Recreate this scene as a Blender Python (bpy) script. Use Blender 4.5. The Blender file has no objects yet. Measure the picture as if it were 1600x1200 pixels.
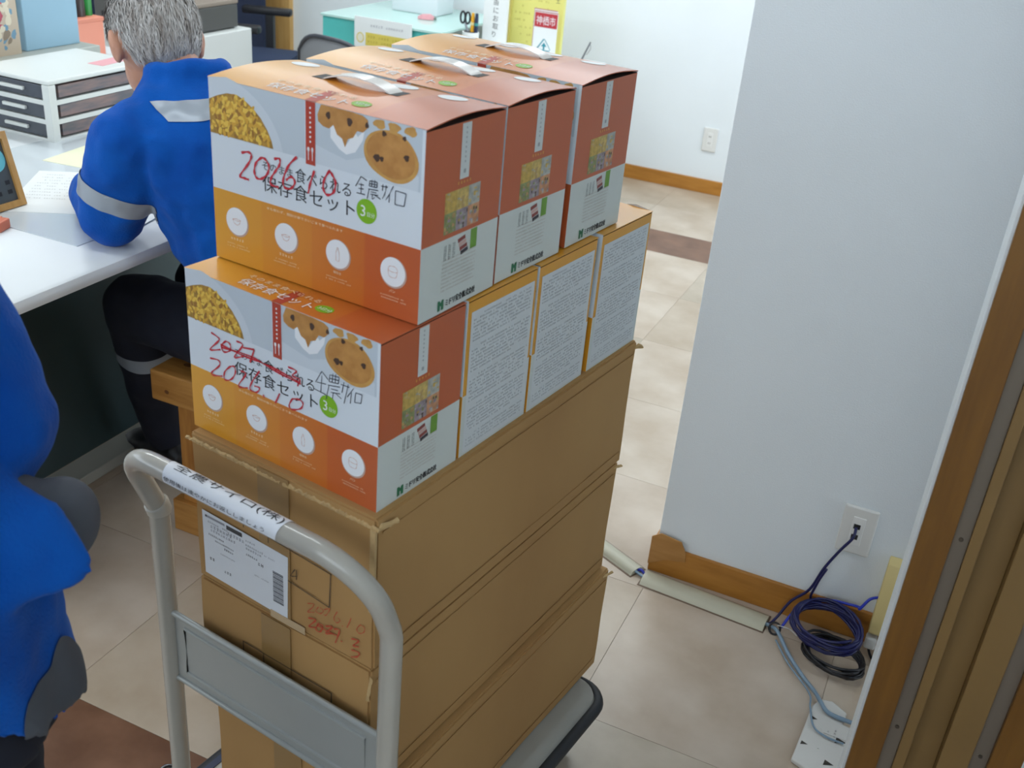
import bpy, bmesh, math, random
from math import sin, cos, pi, radians, sqrt, atan2
from mathutils import Vector, Matrix, noise
import mathutils.noise
random.seed(7)
S = bpy.context.scene
COL = S.collection

# ------------------------------------------------------------------ camera
TH = radians(8.5)                       # the cart stands 8.5 degrees off the room's axes
cam_d = bpy.data.cameras.new('camera')
cam = bpy.data.objects.new('camera', cam_d); COL.objects.link(cam)
cam_d.sensor_width = 36.0
cam_d.lens = 1649.54 / 1600 * 36.0
cam_d.clip_start = 0.02
_m = Matrix.Rotation(0.53774 - TH, 4, 'Z') @ Matrix.Rotation(1.09186, 4, 'X') @ Matrix.Rotation(0.09343, 4, 'Z')
cam.matrix_world = Matrix.Translation((0.4055, -1.2814, 1.5358)) @ _m
cam_d.dof.use_dof = True
cam_d.dof.focus_distance = 1.75
cam_d.dof.aperture_fstop = (cam_d.lens / 1000) / 0.0045
S.camera = cam
# ------------------------------------------------------------------ world and lamps
W = bpy.data.worlds.new('world'); S.world = W
W.use_nodes = True
W.node_tree.nodes['Background'].inputs[0].default_value = (0.80, 0.90, 1.0, 1)
W.node_tree.nodes['Background'].inputs[1].default_value = 3.2
S.view_settings.view_transform = 'Standard'
S.view_settings.look = 'None'
S.view_settings.gamma = 1
S.view_settings.use_curve_mapping = False
S.view_settings.exposure = 0.0

def area_lamp(name, loc, size, size_y, power, color):
    d = bpy.data.lights.new(name, 'AREA'); d.shape = 'RECTANGLE'
    d.size = size; d.size_y = size_y; d.energy = power; d.color = color
    o = bpy.data.objects.new(name, d); COL.objects.link(o); o.location = loc
    return o
CEIL = 2.50
LAMPS = [(-2.6, 1.2, 17), (-2.6, 2.9, 20), (-0.9, 2.9, 18), (-0.9, 1.6, 4), (-1.15, -0.15, 7)]
for (lx, ly, p) in LAMPS:
    area_lamp('ceiling_lamp_light', (lx, ly, CEIL - 0.075), 1.15, 0.16, p, (0.88, 0.96, 1.0))

# ------------------------------------------------------------------ helpers
def lin(h):
    h = h.lstrip('#'); r = []
    for i in (0, 2, 4):
        c = int(h[i:i+2], 16) / 255
        r.append(c / 12.92 if c <= 0.04045 else ((c + 0.055) / 1.055) ** 2.4)
    return (*r, 1.0)
MATS = {}
def mat(name, hexa, rough=0.5, metal=0.0, var=0.0, vscale=8.0, stretch=(1,1,1), bump=0.0, bscale=200.0, hex2=None, spec=0.5, coord='Object', detail=4.0, sheen=0.0, coat=0.0):
    if name in MATS: return MATS[name]
    m = bpy.data.materials.new(name); m.use_nodes = True
    nt = m.node_tree; b = nt.nodes['Principled BSDF']
    b.inputs['Base Color'].default_value = lin(hexa)
    b.inputs['Roughness'].default_value = rough
    b.inputs['Metallic'].default_value = metal
    b.inputs['Specular IOR Level'].default_value = spec
    if sheen: b.inputs['Sheen Weight'].default_value = sheen
    if coat: b.inputs['Coat Weight'].default_value = coat
    if var or hex2 or bump:
        tc = nt.nodes.new('ShaderNodeTexCoord')
        mp = nt.nodes.new('ShaderNodeMapping'); mp.inputs['Scale'].default_value = stretch
        nt.links.new(tc.outputs[coord], mp.inputs[0])
    if var or hex2:
        n = nt.nodes.new('ShaderNodeTexNoise'); n.inputs['Scale'].default_value = vscale; n.inputs['Detail'].default_value = detail
        nt.links.new(mp.outputs[0], n.inputs[0])
        r = nt.nodes.new('ShaderNodeValToRGB')
        c1 = lin(hexa); c2 = lin(hex2) if hex2 else tuple(min(1, c * (1 + var)) for c in c1[:3]) + (1,)
        if not hex2: c1 = tuple(c * (1 - var) for c in c1[:3]) + (1,)
        r.color_ramp.elements[0].position = 0.35; r.color_ramp.elements[1].position = 0.65
        r.color_ramp.elements[0].color = c1; r.color_ramp.elements[1].color = c2
        nt.links.new(n.outputs[0], r.inputs[0]); nt.links.new(r.outputs[0], b.inputs['Base Color'])
    if bump:
        n2 = nt.nodes.new('ShaderNodeTexNoise'); n2.inputs['Scale'].default_value = bscale; n2.inputs['Detail'].default_value = 3
        nt.links.new(mp.outputs[0], n2.inputs[0])
        bp = nt.nodes.new('ShaderNodeBump'); bp.inputs['Strength'].default_value = bump; bp.inputs['Distance'].default_value = 0.002
        nt.links.new(n2.outputs[0], bp.inputs['Height']); nt.links.new(bp.outputs[0], b.inputs['Normal'])
    MATS[name] = m
    return m
def wood(name, h1, h2, stretch=(1, 14, 14), scale=6, rough=0.45):
    return mat(name, h1, rough, hex2=h2, vscale=scale, stretch=stretch, detail=6, bump=0.05, bscale=40)

class MB:
    """collects polygons into one mesh"""
    def __init__(s): s.v = []; s.f = []; s.mi = []
    def add(s, vs, fs, mi=0, M=None):
        o = len(s.v)
        s.v += [tuple(M @ Vector(v)) if M else tuple(v) for v in vs]
        s.f += [tuple(i + o for i in f) for f in fs]; s.mi += [mi] * len(fs)
        return s
    def box(s, x0, x1, y0, y1, z0, z1, mi=0, M=None):
        vs = [(x0,y0,z0),(x1,y0,z0),(x1,y1,z0),(x0,y1,z0),(x0,y0,z1),(x1,y0,z1),(x1,y1,z1),(x0,y1,z1)]
        return s.add(vs, [(0,3,2,1),(4,5,6,7),(0,1,5,4),(1,2,6,5),(2,3,7,6),(3,0,4,7)], mi, M)
    def prism(s, pts, z0, z1, mi=0, M=None):
        n = len(pts)
        vs = [(x, y, z0) for x, y in pts] + [(x, y, z1) for x, y in pts]
        fs = [tuple(range(n - 1, -1, -1)), tuple(range(n, 2 * n))] + [(i, (i + 1) % n, n + (i + 1) % n, n + i) for i in range(n)]
        return s.add(vs, fs, mi, M)
    def tube(s, pts, r, seg=10, mi=0, closed=False, caps=True):
        pts = [Vector(p) for p in pts]; n = len(pts); rs = r if isinstance(r, (list, tuple)) else [r] * n
        up = None; rings = []
        for i, p in enumerate(pts):
            if closed: t = pts[(i + 1) % n] - pts[i - 1]
            else: t = pts[min(i + 1, n - 1)] - pts[max(i - 1, 0)]
            t.normalize()
            if up is None:
                up = Vector((0, 0, 1)) if abs(t.z) < 0.9 else Vector((1, 0, 0))
            a = t.cross(up)
            if a.length < 1e-5: a = t.orthogonal()
            a.normalize(); b = a.cross(t); b.normalize(); up = b
            rings.append([tuple(p + (a * cos(2*pi*k/seg) + b * sin(2*pi*k/seg)) * rs[i]) for k in range(seg)])
        vs = [v for g in rings for v in g]; fs = []
        for i in range(n if closed else n - 1):
            j = (i + 1) % n
            for k in range(seg):
                fs.append((i*seg+k, i*seg+(k+1)%seg, j*seg+(k+1)%seg, j*seg+k))
        if caps and not closed:
            fs += [tuple(range(seg - 1, -1, -1)), tuple(range((n-1)*seg, n*seg))]
        return s.add(vs, fs, mi)
    def cyl(s, p0, p1, r, seg=16, mi=0): return s.tube([p0, p1], r, seg, mi)
    def loft(s, rings, mi=0):
        n = len(rings[0]); vs = [v for g in rings for v in g]; fs = []
        for i in range(len(rings) - 1):
            for k in range(n): fs.append((i*n+k, i*n+(k+1)%n, (i+1)*n+(k+1)%n, (i+1)*n+k))
        fs += [tuple(range(n-1, -1, -1)), tuple(range((len(rings)-1)*n, len(rings)*n))]
        return s.add(vs, fs, mi)
    def build(s, name, mats, parent=None, bevel=0.0, smooth=False, loc=None, rotz=0.0, seg=2, fixn=True):
        me = bpy.data.meshes.new(name); me.from_pydata(s.v, [], s.f)
        if not isinstance(mats, (list, tuple)): mats = [mats]
        for m in mats: me.materials.append(m)
        if len(mats) > 1:
            for p, i in zip(me.polygons, s.mi): p.material_index = i
        if fixn or bevel:
            bm = bmesh.new(); bm.from_mesh(me)
            if fixn: bmesh.ops.recalc_face_normals(bm, faces=bm.faces)
            if bevel:
                es = [e for e in bm.edges if len(e.link_faces) == 2 and e.calc_face_angle(0) > 0.5]
                bmesh.ops.bevel(bm, geom=es, offset=bevel, segments=seg, profile=0.5, affect='EDGES', clamp_overlap=True)
            bm.to_mesh(me); bm.free()
        if smooth:
            for p in me.polygons: p.use_smooth = True
            if smooth == 'auto':
                me.set_sharp_from_angle(angle=radians(38))
        o = bpy.data.objects.new(name, me); COL.objects.link(o)
        if parent: o.parent = parent
        if loc is not None: o.location = loc
        o.rotation_euler = (0, 0, rotz)
        return o
def tag(o, label=None, cat=None, group=None, kind=None):
    if label: o['label'] = label
    if cat: o['category'] = cat
    if group: o['group'] = group
    if kind: o['kind'] = kind
    return o
def thing(name, label, cat, loc=(0,0,0), rotz=0.0, group=None):
    o = bpy.data.objects.new(name, None); COL.objects.link(o)
    o.empty_display_size = 0.05
    o.location = loc; o.rotation_euler = (0, 0, rotz)
    return tag(o, label, cat, group)
def struct(o): o['kind'] = 'structure'; return o
def bx(name, dims, m, parent=None, bevel=0.0, loc=None, rotz=0, smooth=False):
    return MB().box(*dims).build(name, m, parent, bevel, smooth, loc, rotz)
def spline(pts, n=8, closed=False):
    P = [Vector(p) for p in pts]; out = []; N = len(P)
    for i in range(N if closed else N - 1):
        if closed: a, b, c, d = P[i-1], P[i], P[(i+1) % N], P[(i+2) % N]
        else: a, b, c, d = P[max(i-1,0)], P[i], P[i+1], P[min(i+2,N-1)]
        for k in range(n):
            t = k / n
            out.append(0.5*((2*b)+(c-a)*t+(2*a-5*b+4*c-d)*t*t+(3*b-a-3*c+d)*t**3))
    if not closed: out.append(P[-1])
    return out
# flat print: 2D polygons in a face's own frame (u right, v up)
_tcache = {}
def text2d(txt, w=None, h=None, vertical=False, shear=0.0, sx=None):
    """outline of a word as 2D polygons, lower-left at the origin, scaled to height h (or width w)"""
    if txt not in _tcache:
        cu = bpy.data.curves.new('lettering', 'FONT'); cu.body = txt; cu.resolution_u = 2; cu.size = 1.0
        ob = bpy.data.objects.new('lettering', cu); COL.objects.link(ob)
        bpy.context.view_layer.update()
        dg = bpy.context.evaluated_depsgraph_get()
        me = bpy.data.meshes.new_from_object(ob.evaluated_get(dg))
        vs = [(v.co.x, v.co.y) for v in me.vertices]; fs = [tuple(p.vertices) for p in me.polygons]
        bpy.data.objects.remove(ob); bpy.data.curves.remove(cu); bpy.data.meshes.remove(me)
        _tcache[txt] = (vs, fs)
    vs, fs = _tcache[txt]
    if not vs: return [], []
    x0 = min(v[0] for v in vs); x1 = max(v[0] for v in vs); y0 = min(v[1] for v in vs); y1 = max(v[1] for v in vs)
    ky = h / (y1 - y0) if h else w / (x1 - x0)
    kx = w / (x1 - x0) if w else ky
    return [((x - x0) * kx + shear * (y - y0) * ky, (y - y0) * ky) for x, y in vs], fs
class Print:
    """a printed layer: adds shapes in (u, v) and maps them on a face through fn(u, v, lift)"""
    def __init__(s, fn): s.fn = fn; s.mb = MB(); s.lv = 0
    def raw(s, vs, fs, mi, lift): s.mb.add([s.fn(u, v, lift) for u, v in vs], fs, mi)
    def poly(s, pts, mi=0, lift=0.0002): s.raw(pts, [tuple(range(len(pts)))], mi, lift)
    def rect(s, u0, u1, v0, v1, mi=0, lift=0.0002): s.poly([(u0,v0),(u1,v0),(u1,v1),(u0,v1)], mi, lift)
    def ell(s, u, v, ru, rv, mi=0, lift=0.0003, n=28, rot=0, wob=0.0, seed=0):
        rr = random.Random(seed); ph = rr.random() * 6
        pts = []
        for k in range(n):
            a = 2*pi*k/n; q = 1 + wob * (sin(3*a+ph) * .6 + sin(5*a+2*ph) * .4)
            x, y = ru*q*cos(a), rv*q*sin(a)
            pts.append((u + x*cos(rot) - y*sin(rot), v + x*sin(rot) + y*cos(rot)))
        s.poly(pts, mi, lift)
    def text(s, txt, u, v, w=None, h=None, mi=0, lift=0.0004, shear=0.0, rot=0.0):
        vs, fs = text2d(txt, w, h, shear=shear)
        s.raw([(u + x*cos(rot) - y*sin(rot), v + x*sin(rot) + y*cos(rot)) for x, y in vs], fs, mi, lift)
    def vtext(s, txt, u, v, size, step, mi=0, lift=0.0004):
        for i, ch in enumerate(txt):
            if ch != ' ': s.text(ch, u, v - i*step - size, w=None, h=size, mi=mi, lift=lift)
    def stroke(s, pts, w, mi=0, lift=0.0005, smooth=True, taper=True):
        P = [Vector((x, y, 0)) for x, y in pts]
        if smooth and len(P) > 2: P = spline(P, 5)
        L, R_ = [], []
        n = len(P)
        for i in range(n):
            t = P[min(i+1, n-1)] - P[max(i-1, 0)]
            if t.length < 1e-9: t = Vector((1, 0, 0))
            t.normalize(); q = Vector((-t.y, t.x, 0)) * (w/2) * (0.75 + 0.25*sin(i*1.3) if taper else 1)
            L.append(P[i] + q); R_.append(P[i] - q)
        vs = [(p.x, p.y) for p in L + R_]
        s.raw(vs, [(i, i+1, n+i+1, n+i) for i in range(n-1)], mi, lift)
    def outline(s, u0, u1, v0, v1, w, mi=0, lift=0.0003):
        s.rect(u0, u1, v1-w, v1, mi, lift); s.rect(u0, u1, v0, v0+w, mi, lift); s.rect(u0, u0+w, v0, v1, mi, lift); s.rect(u1-w, u1, v0, v1, mi, lift)
    def smalltext(s, u0, u1, v, h, mi=0, lift=0.0003, seed=1, fill=0.75, gap=0.35):
        """a line of print too small to read: a row of tiny uneven marks"""
        rr = random.Random(seed); u = u0
        while u < u1:
            if rr.random() < fill:
                k = rr.random()
                if k < .4: s.rect(u, u+h*.8, v+h*.75, v+h*.95, mi, lift); s.rect(u+h*.3, u+h*.48, v, v+h, mi, lift); s.rect(u, u+h*.8, v+h*.2, v+h*.36, mi, lift)
                elif k < .75: s.rect(u, u+h*.18, v, v+h, mi, lift); s.rect(u+h*.5, u+h*.68, v, v+h*.9, mi, lift); s.rect(u, u+h*.7, v+h*.45, v+h*.62, mi, lift)
                else: s.rect(u, u+h*.75, v+h*.1, v+h*.3, mi, lift); s.rect(u+h*.1, u+h*.7, v+h*.6, v+h*.8, mi, lift)
            u += h * (1 + gap)
    def build(s, name, mats, parent=None): return s.mb.build(name, mats, parent, fixn=False)
def copy_tree(o, parent=None):
    c = o.copy(); COL.objects.link(c); c.parent = parent
    for ch in list(o.children): copy_tree(ch, c)
    return c
def cart(x, y, z=0.0):
    c, s_ = cos(-TH), sin(-TH)
    return (c*x - s_*y, s_*x + c*y, z)
# ------------------------------------------------------------------ the setting
M_wall = mat('wallpaper_white', 'E0E6E9', 0.85, bump=0.35, bscale=320, var=0.015, vscale=3)
M_ceil = mat('ceiling_board', 'E6E6E2', 0.9, bump=0.2, bscale=120)
M_base = wood('baseboard_wood', 'A26A24', 'B57C33', (1.5, 8, 8), 5, 0.4)
M_case = wood('casing_wood', '6C4614', '7A521B', (10, 10, 1.0), 5, 0.4)
M_tan = mat('tan_steel', '7E6238', 0.45, var=0.05, vscale=5)
M_alu = mat('brushed_strip', '7C7266', 0.4, 0.4, var=0.05, vscale=20, stretch=(1, 1, .1))
M_screw = mat('screw_steel', '5E5850', 0.35, 0.9)
M_dirt = mat('floor_bed', 'A39483', 0.8, var=0.1)
M_tile = [mat('tile_beige_%d' % i, a, 0.34, hex2=b, vscale=5.5, detail=9, stretch=(1,1,1), coord='Object') for i, (a, b) in enumerate([('AD9B88','C3B4A4'), ('A99782','BEAF9D'), ('B19F8B','C6B8A8'), ('A69885','BFB2A1')])]
M_tileb = mat('tile_brown', '64432F', 0.36, hex2='7E5A44', vscale=9, detail=9)

fl = bx('floor', (-4.8, 2.2, -3.2, 4.1, -0.06, -0.003), M_dirt); struct(fl)
P_ = 0.445
xl = [-0.47 + k * P_ for k in range(-4, 4)]
yl = [(-0.645, -0.48, 1), (-0.48, -0.2, 2)] + [(-0.2 + k * P_, -0.2 + (k + 1) * P_, 0) for k in range(7)] + [(2.915, 3.2, 2), (3.2, 3.56, 0), (3.56, 3.92, 0)]
tile_mesh = {}
for (y0, y1, kind) in yl:
    for x0 in xl:
        brown = kind == 2 and (y0 < 0 or x0 > -0.93)
        key = (round(y1 - y0, 3), brown, random.randrange(4))
        if key not in tile_mesh:
            g = 0.0005
            o = MB().box(g, P_ - g, g, y1 - y0 - g, -0.004, 0.0).build('floor_tile', M_tileb if brown else M_tile[key[2]], fl)
            tile_mesh[key] = o.data
        else:
            o = bpy.data.objects.new('floor_tile', tile_mesh[key]); COL.objects.link(o); o.parent = fl
        o.location = (x0, y0, 0)
for (x0, x1, y0, y1) in [(-4.8, xl[0], -3.2, 3.92), (xl[-1] + P_, 2.2, -3.2, 3.92), (xl[0], xl[-1] + P_, -3.2, -0.645)]:
    o = bx('floor_sheet', (x0 + .001, x1 - .001, y0, y1 - .001, -0.004, 0.0), M_tile[1], fl)

struct(bx('wall_back', (-4.8, 2.2, 3.92, 4.05, 0, CEIL), M_wall))
struct(bx('wall_left', (-4.92, -4.8, 0.4, 4.05, 0, CEIL), M_wall))
struct(bx('wall_right', (-0.028, 2.2, 0.775, 0.90, 0, CEIL), M_wall, bevel=0.002))
struct(bx('ceiling', (-4.92, 2.2, -3.3, 4.05, CEIL, CEIL + 0.08), M_ceil))  # unseen stretch over the camera side extended to cut light from above
struct(bx('baseboard_back', (-4.8, 2.2, 3.908, 3.92, 0, 0.07), M_base, bevel=0.002))
bb = bx('baseboard_right', (-0.040, 0.62, 0.765, 0.775, 0, 0.078), M_base, bevel=0.002); struct(bb)
bx('return_piece', (-0.040, -0.029, 0.7755, 0.90, 0, 0.078), M_base, bb)
M_patch = wood('patch_sheet', 'A5743A', 'B5844A', (1.5, 6, 6), 6, 0.5)
mb = MB(); pts = [(-0.041, 0.02), (-0.041, 0.098), (-0.020, 0.113), (0.030, 0.106), (0.044, 0.080), (0.046, 0.055), (0.0, 0.045)]
mb.prism(pts, 0, 0.003, 0, Matrix(((1,0,0,0),(0,0,-1,0.765),(0,1,0,0),(0,0,0,1))))
mb.build('corner_patch', M_patch, bb)
# the door frame beside the camera's right hand
fr = bpy.data.objects.new('trim_1', None); COL.objects.link(fr); struct(fr); fr.location = (0.474, 0.2, 0)
fr['label'] = 'brown wooden door frame with steel strips beside the white partition'
def fp(name, x0, x1, y0, y1, m, b=0.0015): return bx(name, (x0 - .474, x1 - .474, y0 - .2, y1 - .2, 0, 2.1), m, fr, bevel=b)
fp('plaster_edge', .4785, .4855, .207, .33, M_wall)
fp('wood_casing', .4835, .530, .190, .32, M_case)
s1 = fp('metal_strip', .530, .553, .202, .23, M_alu, .0008)
fp('steel_jamb', .553, .570, .194, .23, M_tan); fp('jamb_groove', .570, .616, .222, .26, M_tan)
fp('steel_jamb', .616, .660, .194, .23, M_tan)
s2 = fp('metal_strip', .660, .685, .202, .23, M_alu, .0008)
fp('wood_casing', .685, .730, .190, .32, M_case)
for st, x in ((s1, .5415), (s2, .6725)):
    for z in (.28, .66, 1.02, 1.4):
        MB().cyl((x - .474, .003, z), (x - .474, .0005, z), .0035, 10).build('screw', M_screw, st)
struct(bx('wall_side', (0.730, 2.2, 0.205, 0.33, 0, CEIL), M_wall))
struct(bx('wall_added_right', (1.10, 1.20, -3.2, 0.205, 0, CEIL), M_wall))  # unseen wall, added to keep side light off the boxes and cartons
struct(bx('wall_added_front', (-4.92, 1.20, -3.3, -3.2, 0, 1.15), M_wall))  # unseen half wall, added to shade the low parts of the room
struct(bx('wall_added_left', (-4.92, -4.8, -3.2, 0.4, 0, 1.15), M_wall))  # unseen half wall, added so the light falls off towards the floor
struct(bx('trim_2', (0.474, 0.730, 0.19, 0.33, 2.1, CEIL), M_wall))
# ceiling lights (real fixtures under the ceiling)
M_fix = mat('fixture_white', 'EDEDEA', 0.4)
M_glow = bpy.data.materials.new('lamp_tube'); M_glow.use_nodes = True
_b = M_glow.node_tree.nodes['Principled BSDF']; _b.inputs['Emission Color'].default_value = (0.93, 0.98, 1, 1); _b.inputs['Emission Strength'].default_value = 4
for i, (lx, ly, p) in enumerate(LAMPS):
    t = thing('ceiling_light', 'white fluorescent ceiling light with two tubes ' + ['over the desk', 'before the navy screen', 'before the display table', 'behind the partition end', 'over the hand truck'][i], 'light', (lx, ly, CEIL), 0, 'fluorescent ceiling lights')
    bx('housing', (-.62, .62, -.11, .11, -.035, 0), M_fix, t, .004)
    for s_ in (-.06, .06): MB().cyl((-.58, s_, -.055), (.58, s_, -.055), .014, 12).build('tube', M_glow, t, smooth='auto')
# outlets
M_plate = mat('plate_plastic', 'DADAD6', 0.35); M_slot = mat('dark_slot', '1C1C1E', 0.6)
def outlet(name, label, x, yface, z, holes):
    t = thing(name, label, 'outlet', (x, yface, z))
    bx('cover_plate', (-.036, .036, -.008, 0, -.059, .059), M_plate, t, .004)
    bx('insert', (-.013, .013, -.0095, -.006, -.035, .035), mat('insert_plastic', 'E2E2DF', 0.3), t, .001)
    for (hx, hz, hw, hh) in holes: bx('slot', (hx - hw, hx + hw, -.0100, -.0090, hz - hh, hz + hh), M_slot, t)
    return t
outlet('wall_outlet', 'white double power outlet low on the back wall', -.79, 3.92, .270, [(-.004, .016, .0012, .004), (.004, .016, .0012, .004), (-.004, -.016, .0012, .004), (.004, -.016, .0012, .004)])
outlet('network_outlet', 'white network outlet plate with a blue cable plugged in', .394, .775, .272, [(-.002, .012, .007, .006), (-.002, -.014, .007, .006)])
# cable covers, cables, adapters along the partition
M_cover = mat('cover_grey', 'B4B09C', 0.35, var=0.04, vscale=6)
M_blue = mat('cable_blue', '1E2A9A', 0.4); M_dkblue = mat('cable_dark_blue', '11154E', 0.4); M_blk = mat('cable_black', '15151A', 0.45)
M_gcab = mat('cable_grey_blue', '7C93A6', 0.4)
def cover(name, label, a, b, w):
    a = Vector(a); b = Vector(b); d = (b - a); L = d.length; ang = atan2(d.y, d.x)
    prof = [(-w/2, 0), (-w/2 + .004, .004)] + [(-w/2*cos(pi*k/6)*.82, .005 + .009*sin(pi*k/6)) for k in range(7)] + [(w/2 - .004, .004), (w/2, 0)]
    t = thing(name, label, 'cable cover', a, ang)
    mb = MB(); mb.loft([[(0, -y, z) for y, z in prof], [(L, -y, z) for y, z in prof]])
    mb.build('cover_shell', M_cover, t, smooth='auto')
    bx('base_strip', (-.004, L + .003, -w/2 - .003, w/2 + .003, 0, .0012), mat('strip_brown', '6A5646', 0.6), t)
    return t
cover('cable_cover', 'short grey cable cover on the floor past the end of the partition', (-.42, .915, 0), (-.056, .738, 0), .048)
cover('cable_cover', 'long grey cable cover on the floor along the wooden baseboard', (-.036, .728, 0), (.262, .710, 0), .062)
def cable(name, label, pts, r, m, cat='cable', n=8, group=None):
    o = MB().tube(spline(pts, n), r, 8).build(name, m, smooth=True); return tag(o, label, cat, group)
cable('network_cable', 'dark blue cable bridging the gap between two floor cable covers', [(-.090, .758, .006), (-.060, .742, .007), (-.047, .738, .012), (-.034, .733, .007), (-.008, .727, .006)], .0035, M_blue)
cable('network_cable', 'grey-blue cable bridging the gap between two floor cable covers', [(-.090, .746, .006), (-.062, .733, .008), (-.048, .729, .006), (-.036, .723, .007), (-.008, .719, .006)], .0032, M_gcab)
cable('network_cable', 'dark blue network cable rising from the cable cover into the wall outlet', [(.235, .712, .006), (.266, .706, .007), (.280, .725, .018), (.300, .742, .060), (.332, .745, .105), (.350, .742, .172), (.372, .748, .225), (.390, .752, .262), (.391, .764, .283)], .0032, M_dkblue)
cable('network_cable', 'dark blue cable hanging from the outlet lead down onto the coil', [(.356, .737, .176), (.347, .735, .145), (.341, .738, .112), (.338, .748, .086), (.342, .752, .070), (.344, .752, .062)], .003, M_dkblue)
cable('network_cable', 'bright blue cable curling up beside the cream wall box', [(.296, .704, .010), (.318, .735, .050), (.370, .748, .088), (.425, .748, .098), (.442, .740, .104), (.444, .728, .110), (.458, .735, .136), (.474, .745, .141)], .0032, mat('cable_bright_blue', '2438B8', 0.4))
o = cable('grey_cable', 'grey-blue cable running from the cable cover across the white bracket', [(.24, .708, .006), (.272, .700, .008), (.292, .682, .014), (.330, .625, .008), (.370, .575, .006), (.403, .535, .010), (.418, .505, .017), (.440, .480, .017), (.487, .476, .017)], .0045, M_gcab)
cable('thin_cable', 'thin grey cable looping over the white bracket', [(.294, .664, .004), (.333, .603, .004), (.391, .527, .011), (.402, .480, .015), (.418, .430, .015), (.445, .414, .015), (.480, .412, .015)], .002, M_gcab)
t = thing('cable_tie_bundle', 'black cable tie gripping the cables at the end of the cover', 'cable tie', (.284, .690, 0))
MB().tube([(.012*cos(2*pi*k/16), .005*sin(2*pi*k/16)*1.2, .013 + .012*sin(2*pi*k/16)) for k in range(16)], .0025, 6, closed=True).build('tie_loop', M_blk, t, smooth=True)
MB().tube(spline([(.004, 0, .024), (.018, .004, .022), (.034, .012, .014), (.05, .010, .005)], 5), .0012, 6).build('tie_tail', mat('white_tie', 'D8D8D8', .4), t, smooth=True)
def coil(name, label, c, rx, ry, ang, loops, r, m, tilt, seed, z0=0.0):
    rr = random.Random(seed); pts = []
    for k in range(loops * 22):
        a = 2*pi*k/22; lo = k/22
        q = 1 + .07*sin(lo*2.1+seed) + .03*sin(a*2+lo)
        x, y = rx*q*cos(a), ry*q*sin(a)
        z = z0 + .006 + .0022*lo + .006*(1+sin(a*1.5+lo*1.7)) + tilt*max(0, (y + ry))
        X, Y = x*cos(ang) - y*sin(ang), x*sin(ang) + y*cos(ang)
        pts.append((c[0] + X, min(c[1] + Y, .755), z))
    return tag(MB().tube(pts, r, 7).build(name, m, smooth=True), label, 'cable')
coil('cable_coil', 'coiled blue network cable heaped on the floor by the baseboard', (.388, .688, 0), .074, .050, -.35, 11, .0031, M_dkblue, .35, 1, .024)
coil('cable_coil', 'coiled black cable lying under the blue coil on the floor', (.418, .655, 0), .066, .048, -.45, 8, .0031, M_blk, .05, 4)
# cream wall box and its plug
t = thing('wall_box', 'cream plastic box with a sloping top fixed low on the partition', 'box', (.503, .774, 0))
mb = MB(); prof = [(0, .045), (-.046, .055), (-.052, .062), (-.052, .140), (-.030, .232), (0, .236)]
mb.loft([[(-.030, y, z) for y, z in prof], [(.030, y, z) for y, z in prof]])
mb.build('casing', mat('cream_plastic', 'D9C689', 0.5), t, bevel=.003, smooth='auto')
t = thing('plug', 'small white plug under the cream wall box', 'plug', (.484, .735, 0))
bx('plug_body', (-.012, .012, -.012, .012, .016, .046), mat('plug_white', 'CFCFCB', .4), t, .004)
MB().tube(spline([(0, 0, .018), (.002, -.004, .008), (.01, -.02, .005), (.03, -.05, .005)], 5), .003, 7).build('lead', M_blk, t, smooth=True)
# white bracket on the floor
t = thing('bracket_plate', 'white plastic bracket plate with triangular cut-outs lying on the floor', 'bracket', (.395, .328, 0))
mb = MB(); out = [(0, 0), (.006, .10), (.010, .165), (.022, .192), (.046, .198), (.078, .178), (.076, .142), (.10, .138), (.115, .02), (.075, -.012), (.03, -.012)]
mb.prism(out, 0.001, .011); M_brk = mat('bracket_white', 'CFCDC8', .45)
mb.build('plate', M_brk, t, bevel=.0025)
bx('rib', (.04, .044, .05, .17, .011, .0122), M_brk, t); bx('rib', (.044, .092, .098, .101, .011, .0122), M_brk, t)
for (u, v, s_) in ((.020, .128, .009), (.014, .050, .010), (.078, .090, .016), (.066, .020, .014)):
    pr = Print(lambda u, v, l: (u, v, .0112 + l)); pr.poly([(u - s_*.6, v - s_*.5), (u + s_*.8, v + s_*.1), (u - s_*.5, v + s_*.6)]); pr.build('cut_out', mat('hole_dark', '3A352F', .8), t)
pr = Print(lambda u, v, l: (u, v, .0112 + l))
for k in range(3): pr.smalltext(.050, .068, .112 - k*.008, .005, seed=k)
pr.build('lettering', mat('moulded_grey', '8E8C88', .6), t)
# ------------------------------------------------------------------ pen marks traced as strokes (u from the left, v up, metres)
HW_A_RED = [[(0.0478, 0.1378), (0.0587, 0.1407), (0.0631, 0.1371), (0.0581, 0.1273), (0.0444, 0.1103), (0.0511, 0.1087), (0.0583, 0.1083)], [(0.0786, 0.1386), (0.0704, 0.1315), (0.0669, 0.1208), (0.0697, 0.1137), (0.0777, 0.114), (0.087, 0.1222), (0.0893, 0.1319), (0.0836, 0.1382), (0.0786, 0.1386)], [(0.0975, 0.1412), (0.1053, 0.1432), (0.1056, 0.1369), (0.1001, 0.1289), (0.0929, 0.119), (0.0917, 0.111), (0.1035, 0.1099)], [(0.1309, 0.1507), (0.1188, 0.1384), (0.1107, 0.1215), (0.1124, 0.112), (0.1222, 0.1132), (0.1276, 0.1215), (0.1225, 0.1264), (0.1146, 0.1208)], [(0.156, 0.1407), (0.1503, 0.126), (0.1469, 0.1132)], [(0.1774, 0.1457), (0.1704, 0.135), (0.1685, 0.1242), (0.1738, 0.1177), (0.1831, 0.1228), (0.1858, 0.1341), (0.1811, 0.1419), (0.1765, 0.146)]]
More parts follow.
